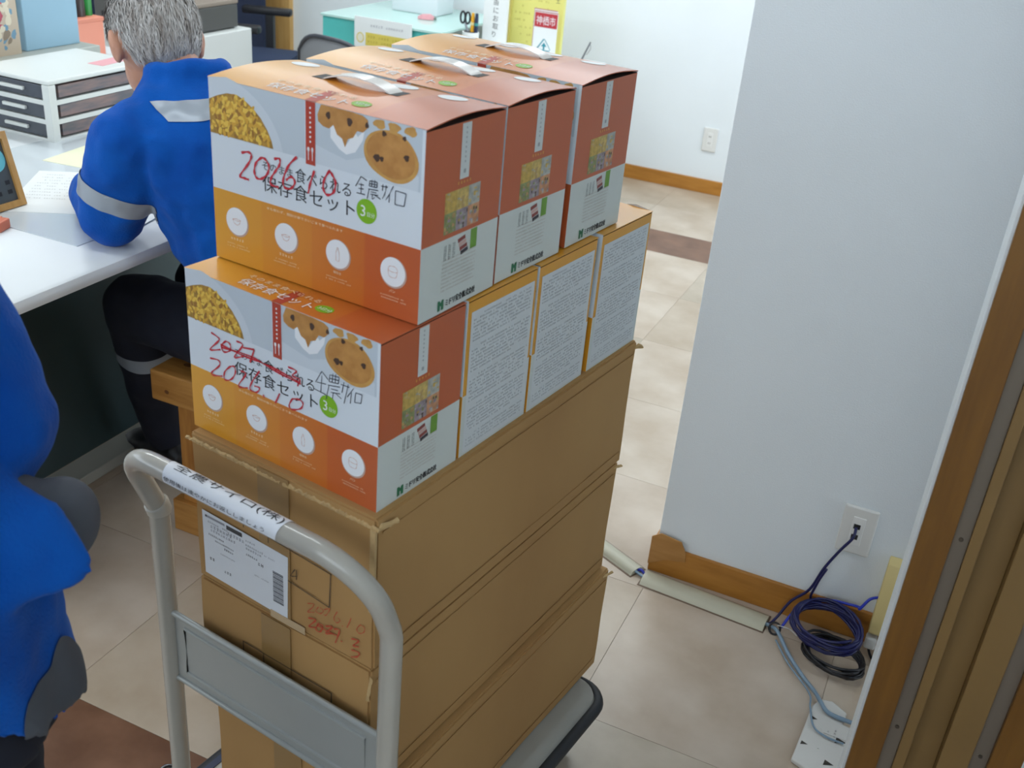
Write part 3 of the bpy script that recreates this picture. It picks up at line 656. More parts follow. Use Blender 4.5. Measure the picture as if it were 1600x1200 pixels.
I, w, d, h = big_carton('cardboard carton with a printed frame, middle of its stack', -.3354, -.0335, -.4335, .2153, .3845, .6080, 2)
F_I = lambda u, v, l: (u - w, -d - .0019 - l, h + v)
p = Print(F_I); p.outline(.080, .240, -.135, -.070, .0018, 0, .0004); p.rect(.118, .1195, -.135, -.070, 0, .0004)
p.text('保存食セット', .126, -.120, w=.10, h=.03, lift=.0004); p.build('printed_frame', MATS['print_brown_black'], I)
ragged('torn_lip', I, (w - .006, -d - .002, h - .045), (w - .005, -d + .002, h - .012), (.006, 0, 0), -.002, .003, .003, 12, 8)
ragged('corner_tear', I, (w - .004, d - .012, h - .009), (w + .003, d + .004, h - .009), (.004, 0, 0), -.001, .001, .002, 14, 5)
J, w, d, h = big_carton('plain cardboard carton, bottom of its stack on the steel platform', -.3210, -.0213, -.4300, .2199, .1600, .3840, 3)
ragged('corner_tear', J, (w - .004, d - .022, h - .008), (w + .003, d + .004, h - .008), (.005, 0, 0), -.001, .0003, .002, 17, 6)

# ------------------------------------------------------------------ hand truck
OX, OY = -.190, -.140
ht = thing('hand_truck', 'light grey steel hand truck loaded with cartons and food boxes', 'hand truck', cart(OX, OY, 0), -TH)
def hc(x, y, z): return (x - OX, y - OY, z)
M_tube = mat('painted_tube', 'A9A59C', .22, var=.03, vscale=6, coat=.3)
M_pan = mat('painted_panel', '9DA09E', .38, .2, var=.04, vscale=8)
M_deck = mat('deck_grey', '9C9A92', .35, var=.05, vscale=7)
M_rub = mat('bumper_rubber', '23262B', .55)
def rrect(x0, x1, y0, y1, r, n=7):
    out = []
    for cx, cy, a0 in ((x1 - r, y1 - r, 0), (x0 + r, y1 - r, pi/2), (x0 + r, y0 + r, pi), (x1 - r, y0 + r, 1.5*pi)):
        out += [(cx + r*cos(a0 + pi/2*k/n), cy + r*sin(a0 + pi/2*k/n)) for k in range(n + 1)]
    return out
px0, px1, py0, py1 = -.415 - OX, .022 - OX, -.500 - OY, .180 - OY
mb = MB(); rings = []
for (ins, z) in ((.012, .120), (.002, .128), (.0, .140), (.003, .150), (.012, .1565), (.022, .1585)):
    rings.append([(x, y, z) for x, y in rrect(px0 + ins, px1 - ins, py0 + ins, py1 - ins, .045)])
mb.loft(rings); mb.build('platform', M_deck, ht, smooth='auto')
mb = MB(); pth = [(x, y, .132) for x, y in rrect(px0 - .004, px1 + .004, py0 - .004, py1 + .004, .047)]
mb.tube(pth, .0125, 10, closed=True); mb.build('bumper', M_rub, ht, smooth=True)
bx('toe_rail', (px0 + .01, px0 + .022, py0 + .05, py1 - .05, .1585, .1600), mat('navy_strip', '27304A', .5), ht)
xL, xR, yP = -.385, .010, -.452
def path(inner=0):
    P = [(xL, yP, .165), (xL, yP, .45), (xL, yP, .70)]
    dy, dz = -.05/.1236, .113/.1236; Ls = .1236; r = .062
    P.append((xL, yP + dy*.012, .71 + dz*.008))
    for k in range(9):
        a = pi - (pi/2)*k/8; X = xL + r + r*cos(a); s_ = Ls - r + r*sin(a); P.append((X, yP + dy*s_, .71 + dz*s_))
    P.append(((xL + xR)/2, yP + dy*Ls, .71 + dz*Ls))
    rr_ = .075
    for k in range(9):
        a = pi/2 - (pi/2)*k/8; X = xR - rr_ + rr_*cos(a); s_ = Ls - rr_ + rr_*sin(a); P.append((X, yP + dy*s_, .71 + dz*s_))
    P += [(xR, yP + dy*.01, .71 + dz*.006), (xR, yP, .70), (xR, yP, .45), (xR, yP, .165)]
    return [hc(*p) for p in P]
RT = .0138
hd = MB().tube(path(), RT, 20).build('handle_tube', M_tube, ht, smooth='auto')
for x in (xL,):
    a = Vector(hc(x, yP, .700)); MB().tube([a, a + Vector((0, 0, .003)), a + Vector((0, -.004, .016)), a + Vector((0, -.006, .019))], [.0150, .0165, .0165, .0150], 20).build('ferrule', mat('ferrule_plastic', 'B3AFA5', .3), ht, smooth='auto')
# pressed cross panel with a raised rim
mb = MB(); X0, X1 = xL + .010 - OX, xR - .010 - OX; yy = yP - OY
mb.box(X0, X1, yy - .001, yy + .003, .416, .538)
pn = mb.build('cross_panel', M_pan, ht)
rim = MB(); rim.tube([(X0, yy - .001, .536), (X1, yy - .001, .536)], .0045, 10); rim.tube([(X0, yy - .001, .418), (X1, yy - .001, .418)], .0045, 10); rim.build('rolled_edge', M_pan, pn, smooth='auto')
em = MB(); fr_ = [(X0 + .024, .438), (X1 - .024, .438), (X1 - .024, .518), (X0 + .024, .518)]
em.tube([(x, yy - .001, z) for x, z in fr_], .0028, 8, closed=True); em.build('pressed_frame', M_pan, pn, smooth='auto')
M_chr = mat('hinge_steel', '7C7F84', .25, .9)
for x in (xL, xR):
    X = x - OX
    mb = MB()
    for s_ in (-1, 1): mb.prism([(-.034, .156), (.034, .156), (.030, .196), (.014, .216), (-.014, .216), (-.030, .196)], X + s_*.017 - .0015, X + s_*.017 + .0015, 0, Matrix(((0,0,1,0),(1,0,0,yP - OY),(0,1,0,0),(0,0,0,1))))
    hb = mb.build('hinge_bracket', M_chr, ht, bevel=.0008)
    MB().cyl((X - .024, yP - OY, .182), (X + .024, yP - OY, .182), .006, 10).build('hinge_bolt', M_chr, hb, smooth='auto')
    MB().tube(spline([(X - .022, yP - OY - .03, .165), (X - .036, yP - OY - .025, .19), (X - .04, yP - OY, .20), (X - .03, yP - OY + .02, .185)], 5), .003, 8).build('release_spring', M_chr, hb, smooth=True)
for (x, y) in ((-.365, -.43), (-.025, -.43), (-.365, .11), (-.025, .11)):
    c = hc(x, y, 0); k = MB()
    k.box(c[0] - .03, c[0] + .03, c[1] - .03, c[1] + .03, .113, .119)
    for s_ in (-1, 1): k.box(c[0] + s_*.019 - .0015, c[0] + s_*.019 + .0015, c[1] - .016, c[1] + .016, .045, .114)
    cs = k.build('caster', M_chr, ht)
    MB().tube([(c[0] - .014, c[1], .05), (c[0] - .011, c[1], .05), (c[0] + .011, c[1], .05), (c[0] + .014, c[1], .05)], [.044, .05, .05, .044], 24).build('wheel', M_rub, cs, smooth='auto')
# paper sticker around the handle bar
bc = Vector(hc(0, yP - .05, .71 + .113))
F_bar = lambda u, a, l: (u - OX, bc.y - (RT + .0004 + l)*cos(a), bc.z + (RT + .0004 + l)*sin(a))
mb = MB(); n = 22; na = 14; vs = []; fs = []
for i in range(n + 1):
    for j in range(na + 1):
        t_ = j/na; a = -.35 + 2.9*t_
        u = -.297 + .196*i/n + (.006*(1 - t_) if i == 0 else 0) - (.008*(1 - t_) if i == n else 0)
        vs.append(F_bar(u, a, .0002))
for i in range(n):
    for j in range(na): fs.append((i*(na+1)+j, (i+1)*(na+1)+j, (i+1)*(na+1)+j+1, i*(na+1)+j+1))
st_ = mb.add(vs, fs).build('paper_sticker', mat('sticker_paper', 'DDE0E6', .45), ht, smooth=True)
p = Print(F_bar)
def bar_text(txt, u, a0, w_, ah, mi):
    vs, fs = text2d(txt, w_, 1.0); p.raw([(u + x, a0 + y*ah) for x, y in vs], fs, mi, .0006)
bar_text('全農サイロ(株)', -.283, 1.05, .176, .95, 0)
bar_text('使用後は速やかにお返ししましょう', -.290, -.08, .165, .40, 0)
p.build('sticker_lettering', M_ink, st_)
# ------------------------------------------------------------------ desk and what stands on it
M_dtop = mat('desk_top_laminate', 'DCE0E2', .4, var=.01); M_dgrn = mat('desk_panel_green', '35484A', .5, var=.05, vscale=6)
M_dwht = mat('desk_end_white', 'C9CCC9', .45); M_kick = mat('desk_ledge', 'A5A59C', .45)
DZ = .720
dk = thing('desk', 'long white-topped desk with a dark green modesty panel', 'desk', (-1.9, .85, 0))
def dloc(x0, x1, y0, y1, z0, z1): return (x0 + 1.9, x1 + 1.9, y0 - .85, y1 - .85, z0, z1)
bx('desk_top', dloc(-2.75, -1.075, -.062, 1.78, .688, DZ), M_dtop, dk, .012, smooth='auto')
bx('modesty_panel', dloc(-1.46, -1.43, -.02, 1.76, .055, .688), M_dgrn, dk)
bx('end_panel', dloc(-2.7, -1.17, -.045, -.02, 0, .688), M_dwht, dk, .002)
bx('end_panel', dloc(-2.7, -1.40, 1.735, 1.76, 0, .688), M_dwht, dk, .002)
bx('foot_ledge', dloc(-1.46, -1.385, -.02, 1.735, 0, .030), M_kick, dk, .003)
# papers
M_pap = mat('paper_white', 'E4E7E6', .6); M_papy = mat('paper_cream', 'E6E4C4', .6); M_mat = mat('desk_mat_clear', 'CFD6DA', .15)
def sheet(name, label, cx, cy, w, l, rz, z, m, cat='paper', group=None, th=.0008, lines=None):
    t = thing(name, label, cat, (cx, cy, z), rz, group)
    bx('sheet', (-w/2, w/2, -l/2, l/2, 0, th), m, t)
    if lines:
        p = Print(lambda u, v, l_: (u - w/2, v - l/2, th + l_)); lines(p, w, l); p.build('printing', M_grey, t)
    return t
t = sheet('desk_mat', 'clear plastic desk mat under the papers by the seated man', -1.50, .62, .62, .80, 0, DZ, M_mat, 'desk mat', th=.002)
def ln(p, w, l):
    for k in range(9): p.smalltext(.02, w - .02, l - .03 - k*.022, .004, seed=k, fill=.8)
sheet('paper_sheet', 'cream paper lying flat in front of the plastic drawers', -1.59, .76, .21, .30, .12, DZ + .002, M_papy)
sheet('paper_sheet', 'white form on the desk mat under the wooden frame', -1.45, .46, .21, .30, .55, DZ + .002, M_pap, lines=ln)
sheet('paper_sheet', 'white sheet on the desk mat beside the elbow of the seated man', -1.27, .50, .15, .26, .2, DZ + .0032, M_pap, lines=ln)
# framed board leaning on the desk
t = thing('framed_board', 'small dark board in a wooden frame standing on the desk', 'picture frame', (-1.455, .235, DZ), 0)
Mx = Matrix.Rotation(radians(12), 4, 'Y') @ Matrix.Rotation(0, 4, 'Z')
def tilted(dims, name, m):
    mb = MB(); mb.box(*dims, 0, Matrix.Translation((0, 0, .004)) @ Matrix.Rotation(radians(-14), 4, 'Y')); return mb.build(name, m, t)
M_gold = wood('frame_wood', 'B98A48', 'C99C5C', (8, 8, 1), 8, .4)
hw_, hh_ = .105, .16
for d_ in ((-.012, .004, -hw_, -hw_ + .014, 0, hh_), (-.012, .004, hw_ - .014, hw_, 0, hh_), (-.012, .004, -hw_ + .014, hw_ - .014, 0, .014), (-.012, .004, -hw_ + .014, hw_ - .014, hh_ - .014, hh_)): tilted(d_, 'frame_bar', M_gold)
tilted((-.008, -.002, -hw_ + .013, hw_ - .013, .013, hh_ - .013), 'board_face', mat('board_dark', '4C5456', .4))
mb = MB(); mb.v = []; pr = Print(lambda u, v, l: tuple(Matrix.Translation((0, 0, .004)) @ Matrix.Rotation(radians(-14), 4, 'Y') @ Vector((-.0015 + l, u, v))))
pr.ell(.062, .105, .026, .026, 0, .0003); pr.build('round_mark', mat('mark_aqua', '6CC7D2', .4), t)
for u_ in (.042, .07):
    for v_ in (.03, .05):
        pr = Print(pr.fn); pr.rect(u_, u_ + .012, v_, v_ + .009, 0, .0003); pr.build('small_mark', mat('mark_black', '22262A', .5), t)
bx('back_strut', (-.07, -.01, -.01, .01, .001, .02), M_gold, t)
o = thing('eraser_block', 'small orange block lying beside the wooden frame', 'block', (-1.395, .195, DZ), .3)
bx('block_body', (-.03, .03, -.02, .02, 0, .022), mat('orange_plastic', 'D9785A', .5), o, .004); bx('block_band', (-.008, .012, -.0205, .0205, -.0003 + .0006, .0225), mat('orange_band', 'E39A80', .5), o)
# three-drawer plastic chest
M_chest = mat('chest_plastic', 'D3D6D2', .4); M_smoke = mat('drawer_smoke', '4C5058', .25, var=.12, vscale=14)
t = thing('drawer_chest', 'white plastic desktop chest with three smoky drawers', 'drawers', (-1.77, .73, DZ))
Wd, Dd, Hd = .26, .36, .160
mb = MB(); mb.box(-Wd, 0, 0, Dd, Hd - .012, Hd)
mb.build('top_panel', M_chest, t, .004)
for (x, y) in ((-.024, 0), (-Wd, 0), (-.024, Dd - .024), (-Wd, Dd - .024)): bx('corner_post', (x, x + .024, y, y + .024, 0, Hd - .012), M_chest, t, .0015)
for k in range(3): bx('divider', (-Wd + .002, -.002, .002, Dd - .002, .0005 if k == 0 else .0495*k - .004, .008 if k == 0 else .0495*k + .008), M_chest, t)
for k in range(3):
    z0 = .010 + k*.0495
    dr = bx('drawer', (-Wd + .020, -.020, .003, Dd - .01, z0 + .002, z0 + .036), M_smoke, t, .001)
    bx('drawer_handle', (-.165, -.085, -.006, .003, z0 + .016, z0 + .025), M_chest, dr, .002)
    bx('side_window', (-.022, -.003, .035, Dd - .035, z0 + .004, z0 + .034), mat('side_smoke', '5A5A60', .25, hex2='8A706A', vscale=9, stretch=(1, 1, 6)), dr)
o = sheet('pink_slip', 'pink slip lying on top of the plastic drawer chest', -1.84, 1.02, .05, .12, .1, DZ + Hd, mat('slip_pink', 'D79AA0', .6), 'paper')
# desk shelf with files
M_shelf = mat('shelf_grey', 'A9ACA4', .45)
t = thing('desk_shelf', 'grey shelf board raised over the back of the desk', 'shelf', (-2.28, .72, DZ))
bx('shelf_board', (-.22, .18, -.62, .535, .112, .137), M_shelf, t, .003)
for y in (-.60, .50): bx('shelf_support', (-.20, .14, y, y + .02, 0, .112), M_shelf, t)
ZS = DZ + .137
t = thing('file_box', 'light blue file box standing on the grey desk shelf', 'file box', (-2.16, 1.03, ZS))
M_fb = mat('file_blue', '8FB2C4', .5, var=.03, vscale=5)
bx('case', (-.24, .0, 0, .205, 0, .31), M_fb, t, .003)
bx('spine_label', (-.10, -.02, -.001, .0, .09, .26), mat('file_label', '5E8F92', .5), t)
for k in range(3): bx('label_line', (-.085 + k*.022, -.077 + k*.022, -.0018, -.001, .11, .25), mat('label_dkgreen', '2E5A5C', .5), t)
t = thing('magazine', 'colourful magazine standing upright beside the blue file box', 'magazine', (-2.15, .885, ZS))
bx('pages', (-.020, -.002, 0, .118, 0, .30), M_pap, t, .001)
pr = Print(lambda u, v, l: (-.0018 + l, u, v)); rr = random.Random(5)
pr.rect(0, .118, 0, .30, 0, .0003); pr.rect(.004, .116, .215, .30, 1, .0005)
for k in range(40): pr.ell(rr.uniform(.015, .10), rr.uniform(.02, .20), rr.uniform(.005, .018), rr.uniform(.005, .014), rr.choice([2, 3, 4, 5]), .0006 + k*1e-5, 10, rr.uniform(0, 3), .2, k)
pr.build('cover', [mat('mag_tan', 'BFAE98', .4), mat('mag_blue', '1E56B0', .4), mat('mag_red', 'B0485A', .4), mat('mag_teal', '6E93A8', .4), mat('mag_cream', 'D8CDB4', .4), mat('mag_brown', '8A7A66', .4)], t)
bx('red_binder_spine', (-.16, -.03, -.05, -.008, 0, .26), mat('binder_red', '7E3B2C', .5), thing('binder', 'dark red binder beside the colourful magazine', 'binder', (-2.15, .885, ZS)))
t = thing('paper_tray', 'white paper tray on the grey desk shelf below the magazine', 'tray', (-2.115, .78, ZS))
bx('tray_floor', (-.03, .005, -.12, .10, 0, .004), M_pap, t); bx('tray_lip', (.0, .006, -.12, .10, 0, .016), M_pap, t, .001)
t = thing('storage_box', 'salmon orange storage box behind the grey desk shelf', 'box', (-2.45, 1.50, DZ))
bx('box_body', (-.2, 0, 0, .135, 0, .135), mat('salmon_card', 'E09078', .5), t, .004); bx('box_rim', (-.203, .003, -.003, .138, .122, .136), mat('salmon_rim', 'D4846C', .5), t, .002)
for i, (x, y, r_, c, lab) in enumerate([(-2.50, 1.525, .02, '7E2A34', 'small dark red bottle on the salmon storage box'), (-2.50, 1.575, .022, '3A302C', 'small black jar on the salmon storage box'), (-2.50, 1.615, .016, '2E8A3C', 'small green bottle on the salmon storage box')]):
    t = thing('bottle' if i != 1 else 'jar', lab, 'bottle' if i != 1 else 'jar', (x, y, DZ + .136))
    mb = MB(); mb.tube([(0, 0, 0), (0, 0, .05), (0, 0, .065), (0, 0, .075)], [r_, r_, r_*.7, r_*.45], 14); mb.build('bottle_body', mat('bottle_%s' % c, c, .3), t, smooth='auto')
    MB().cyl((0, 0, .075), (0, 0, .092), r_*.5, 12).build('cap', mat('cap_white', 'DDDDDD', .4), t, smooth='auto')
# ------------------------------------------------------------------ stool
M_pine = wood('pine', 'B98544', 'A06C30', (1.2, 9, 9), 7, .5); M_knot = mat('pine_knot', '6A3E1C', .6); M_pinev = wood('pine_upright', 'B47C3A', '99622A', (9, 9, 1.2), 7, .5)
t = thing('stool', 'thick pine stool under the seated man', 'stool', (-.83, .47, 0))
def sl(x0, x1, y0, y1, z0, z1): return (x0 + .83, x1 + .83, y0 - .47, y1 - .47, z0, z1)
seat = bx('seat', sl(-1.12, -.55, .318, .64, .345, .42), M_pine, t, .004)
pr = Print(lambda u, v, l: (u + .83 - 1.12, .318 - .47 - l, v)); pr.ell(.045, .375, .006, .005, 0, .0004); pr.build('knot', M_knot, seat)
pr = Print(lambda u, v, l: (u + .83 - 1.12, v + .318 - .47, .42 + l)); pr.ell(.058, .06, .012, .008, 0, .0004); pr.build('knot', M_knot, seat)
for x in (-1.062, -.67):
    for y in (.335, .585): bx('leg', sl(x, x + .06, y, y + .035, .0, .345), M_pinev, t, .002)
for y in (.322, .600): bx('base_rail', sl(-1.085, -.58, y, y + .03, .0, .085) if y < .4 else sl(-1.085, -.58, y + .022, y + .04, .0, .085), M_pine, t, .002)
# ------------------------------------------------------------------ behind the desk
M_navy = mat('screen_navy', '12203C', .75, bump=.2, bscale=300); M_mblk = mat('black_plastic', '1B1C20', .45)
t = thing('partition_screen', 'tall navy fabric partition screen before the back wall', 'screen', (-3.98, 3.62, 0))
bx('fabric_panel', (-.74, .735, -.015, .015, .06, 1.85), M_navy, t, .004); bx('panel_frame', (-.75, .74, -.02, .02, 1.85, 1.87), M_mblk, t)
for x in (-.6, .6): bx('foot', (x - .02, x + .02, -.2, .2, 0, .06), M_mblk, t, .004)
struct(bx('trim_3', (-3.445, -3.272, 3.885, 3.92, .0, CEIL), wood('post_wood', 'C79A58', 'D6AC6C', (10, 10, 1), 5, .5)))
t = thing('side_cabinet', 'white low cabinet carrying the grey printer', 'cabinet', (-2.62, 2.15, 0))
bx('cabinet_body', (-.24, .24, -.17, .22, 0, .748), M_dwht, t, .004); dr = bx('cabinet_door', (-.225, .225, -.184, -.1705, .04, .64), M_dwht, t, .003); bx('door_pull', (.16, .17, -.20, -.184, .38, .50), M_mblk, dr)
bx('cabinet_drawer', (-.225, .225, -.184, -.1705, .655, .735), M_dwht, t, .003)
t = thing('printer', 'dark grey printer with a brown-grey lid on the white cabinet', 'printer', (-2.62, 2.15, .748))
bx('printer_body', (-.23, .205, -.15, .18, .004, .095), mat('printer_grey', '4A4A48', .5), t, .006); bx('printer_lid', (-.232, .207, -.152, .182, .095, .112), mat('printer_lid_brown', '84786C', .45), t, .004)
bx('paper_slot', (-.19, .15, -.153, -.149, .015, .045), M_slot, t); bx('green_label', (-.16, -.08, -.1515, -.150, .066, .085), mat('printer_label', '5A7A5E', .5), t)
# black office chair
t = thing('office_chair', 'black office chair with armrests before the navy screen', 'chair', (-2.93, 3.05, 0), .35)
bx('seat', (-.24, .22, -.23, .23, .41, .475), mat('seat_navy', '1C2B48', .8), t, .03, smooth='auto'); bx('backrest', (-.27, -.22, -.21, .21, .52, .92), MATS['seat_navy'], t, .02, smooth='auto')
for s_ in (-1, 1):
    ar = bx('armrest', (-.10, .15, s_*.27 - .03, s_*.27 + .03, .625, .66), M_mblk, t, .01, smooth='auto'); bx('armrest_post', (.02, .06, s_*.27 - .022, s_*.27 + .022, .42, .625), M_mblk, ar, .004)
MB().cyl((0, 0, .07), (0, 0, .41), .025, 14).build('gas_lift', M_mblk, t, smooth='auto')
for k in range(5):
    a = 2*pi*k/5; lg = MB().tube([(0, 0, .09), (.27*cos(a), .27*sin(a), .065)], [.022, .014], 8).build('base_leg', M_mblk, t, smooth='auto')
    MB().cyl((.27*cos(a) - .012, .27*sin(a), .028), (.27*cos(a) + .012, .27*sin(a), .028), .028, 14).build('castor', M_mblk, lg, smooth='auto')
# grey meeting chair
t = thing('meeting_chair', 'grey curved-back chair in front of the aqua table', 'chair', (-2.06, 2.68, 0), -.15)
M_gch = mat('chair_grey', '85868A', .6); M_chrm = mat('chair_chrome', 'A9ABB0', .2, .9)
mb = MB(); rows = []
for i in range(9):
    x = -.20 + .40*i/8; yb = -.20 + .05*(x/.2)**2; zt = .735 - .075*abs(x/.2)**3; rows.append([(x, yb, .52), (x, yb + .018, .52), (x, yb + .018, zt), (x, yb, zt)])
mb.loft(rows); mb.build('backrest', M_gch, t, .004, smooth='auto')
MB().tube([(-.205, -.145, .45)] + [(-.205 + .41*i/12, -.205 + .055*((-.205 + .41*i/12)/.2)**2, .738 - .078*abs((-.205 + .41*i/12)/.2)**3) for i in range(13)] + [(.205, -.145, .45)], .009, 8).build('back_frame', mat('chair_dark_frame', '3C3E46', .4), t, smooth=True)
bx('seat', (-.21, .21, -.18, .23, .42, .46), M_gch, t, .012, smooth='auto')
for x, y in ((-.2, -.15), (.2, -.15), (-.2, .2), (.2, .2)): MB().tube([(x, y, .44), (x*1.08, y*1.1, .0)], .010, 8).build('leg', M_chrm, t, smooth='auto')
# tables by the back wall and their clutter
M_aqua = mat('aqua_panel', '5CC8C2', .3, var=.04, vscale=4); M_glass = mat('glass_top_pale', 'B9D9D2', .08)
t = thing('aqua_table', 'aqua-fronted table with a pale glossy top by the back wall', 'table', (-2.2, 3.55, 0))
bx('table_top', (-.40, .26, -.36, .33, .688, .70), M_glass, t, .002)
bx('front_panel', (-.385, .25, -.345, -.335, .36, .688), M_aqua, t); bx('side_panel', (-.395, -.385, -.345, .31, .36, .688), M_aqua, t)
for x, y in ((-.38, -.34), (.22, -.34), (-.38, .30), (.22, .30)): bx('leg', (x, x + .03, y, y + .03, 0, .688 if y > 0 else .36), M_chrm, t)
t = thing('notice_card', 'white notice card with a yellow band hanging on the aqua table', 'sign', (-2.245, 3.183, .53))
bx('card', (-.155, .155, -.004, .0, 0, .185), M_pap, t)
pr = Print(lambda u, v, l: (u - .155, -.004 - l, v)); pr.rect(.062, .292, .058, .118, 0, .0004); pr.ell(.033, .090, .021, .024, 0, .0004); pr.ell(.033, .090, .016, .019, 1, .0006)
pr.smalltext(.09, .26, .145, .011, 2, .0006, seed=3, fill=.9, gap=.25); pr.smalltext(.075, .28, .094, .011, 3, .0008, seed=4, fill=.9); pr.smalltext(.075, .28, .072, .011, 3, .0008, seed=5, fill=.9); pr.smalltext(.012, .30, .022, .010, 2, .0006, seed=6, fill=.9)
pr.build('printing', [mat('notice_yellow', 'D9C65A', .5), mat('notice_cream', 'E4E0CC', .5), mat('notice_grey', 'A5A8B0', .5), mat('notice_ochre', 'B79F3E', .5)], t)
t = thing('white_case', 'white plastic case at the back of the aqua table', 'case', (-2.30, 3.66, .70))
bx('case_body', (-.13, .13, -.09, .09, 0, .26), mat('case_white', 'D9DEE2', .4), t, .008, smooth='auto'); bx('case_lid', (-.133, .133, -.093, .093, .2, .215), mat('case_seam', 'BFC6CC', .4), t)
t = thing('pink_sachet', 'small pink packet on the aqua table', 'packet', (-2.17, 3.46, .70), .4)
mb = MB(); mb.loft([[(x, -.022*w_, .002 + .0*w_) , (x, .022*w_, .002), (x, .018*w_, .002 + .02*w_), (x, -.018*w_, .002 + .02*w_)] for x, w_ in ((-.04, .5), (-.02, 1), (.02, 1.1), (.04, .6))]); mb.build('packet_body', mat('packet_pink', 'D99AA0', .5), t); bx('packet_seal', (.038, .05, -.014, .014, .003, .012), mat('packet_dark', '6E7A70', .5), t)
t = thing('display_table', 'low white display table carrying leaflets near the back wall', 'table', (-1.5, 3.52, 0))
bx('table_top', (-.38, .225, -.26, .09, .585, .61), M_dtop, t, .003)
for x, y in ((-.36, -.24), (.185, -.24), (-.36, .05), (.185, .05)): bx('leg', (x, x + .03, y, y + .03, 0, .585), M_chrm, t)
ZT = .61
t = thing('pen_cup', 'white pen cup on the low display table', 'cup', (-1.875, 3.36, ZT))
mb = MB(); mb.tube([(0, 0, 0), (0, 0, .085)], [.036, .040], 20, caps=True); mb.build('cup_body', M_pap, t, smooth='auto'); mb = MB(); mb.tube([(0, 0, .0852), (0, 0, .0858)], [.034, .034], 20); mb.build('cup_mouth', M_slot, t)
t = thing('scissors', 'black-handled scissors standing in the pen cup', 'scissors', (-1.893, 3.355, ZT + .086))
for s_ in (-1, 1):
    MB().tube([(s_*.013 - .012 + .012*cos(2*pi*k/14), 0, .06 + .026*sin(2*pi*k/14)) for k in range(14)], .005, 8, closed=True).build('finger_ring', M_mblk, t, smooth=True)
MB().tube([(-.012, 0, .038), (.004, 0, .0)], .006, 6).build('blade', M_chrm, t)
for (nm, lab, x, c, hgt) in (('marker', 'yellow marker standing in the pen cup', -1.868, 'E0A21C', .085), ('marker', 'dark blue marker standing in the pen cup', -1.848, '1E2A48', .085)):
    t = thing(nm, lab, 'pen', (x, 3.36, ZT + .086)); MB().tube([(0, 0, 0), (0, 0, hgt*.7), (0, 0, hgt)], [.009, .009, .007], 12).build('barrel', mat('pen_' + c, c, .35), t, smooth='auto'); MB().tube([(0, 0, hgt*.35), (0, 0, hgt*.5)], .0098, 12).build('cap_ring', mat('pen_ring_' + c, 'D8C890' if c[0] == 'E' else '3C8A8A', .4), t)
t = thing('notice_stand', 'tall white notice with vertical lettering on the display table', 'sign', (-1.795, 3.45, ZT), 0)
bx('board', (-.062, .062, -.003, .012, 0, .33), M_pap, t, .001)
pr = Print(lambda u, v, l: (u, -.003 - l, v)); pr.vtext('ご自由にお取り', -.010, .305, .026, .036, 0); pr.build('lettering', M_ink, t)
t = thing('folder_stack', 'yellow poster folder standing on the display table', 'poster', (-1.62, 3.55, ZT))
bx('folder', (-.14, .125, 0, .03, 0, .34), mat('poster_yellow', 'DCD77A', .5), t, .001); bx('folder_spine', (-.16, -.14, -.01, .03, 0, .34), mat('poster_spine', 'CFC070', .5), t)
pr = Print(lambda u, v, l: (u - .14, -l, v))
for k in range(9): pr.smalltext(.02, .20, .30 - k*.032, .009, 0, .0005, seed=k + 3, fill=.35, gap=.3)
pr.vtext('日土', .225, .29, .020, .028, 1); pr.build('lettering', [mat('poster_ochre', 'B9AE58', .5), M_ink], t)
t = thing('leaflet_stand', 'leaflets with a red heading in a clear stand on the display table', 'leaflets', (-1.515, 3.40, ZT))
for k in range(4): bx('leaflet', (-.058 - k*.004, .058 - k*.004, k*.006, k*.006 + .003, 0, .215 + k*.004), M_pap if k % 2 == 0 else mat('leaflet_red_edge', 'B47A78', .5), t)
pr = Print(lambda u, v, l: (u - .058, -l, v)); pr.rect(.002, .114, .150, .213, 0, .0004); pr.text('神栖市', .010, .160, w=.095, h=.040, mi=1, lift=.0006)
pr.build('heading', [mat('leaflet_red', 'B8323A', .5), M_wht], t)
pr = Print(lambda u, v, l: (u - .058, -l, v)); pr.stroke([(.030, .062), (.026, .056), (.055, .098), (.060, .098), (.090, .056), (.086, .048), (.030, .048)], .006, 0, .0005, False); pr.poly([(.058, .084), (.044, .066), (.054, .066), (.054, .052), (.062, .052), (.062, .066), (.072, .066)], 0, .0005); pr.build('emblem', mat('emblem_teal', '2E8A9A', .5), t)
t = thing('pen_stand', 'thin pen leaning in a stand on the display table', 'pen', (-1.315, 3.35, ZT))
MB().tube([(0, 0, 0), (0, 0, .02)], [.03, .022], 14).build('stand_base', M_mblk, t, smooth='auto'); MB().tube([(0, 0, .02), (.045, 0, .128)], [.0045, .0035], 8).build('pen_barrel', mat('pen_grey', '6A6E74', .3), t, smooth='auto'); MB().tube(spline([(.042, 0, .122), (.048, 0, .10), (.032, 0, .07)], 5), .0015, 6).build('pen_clip', M_chrm, t)
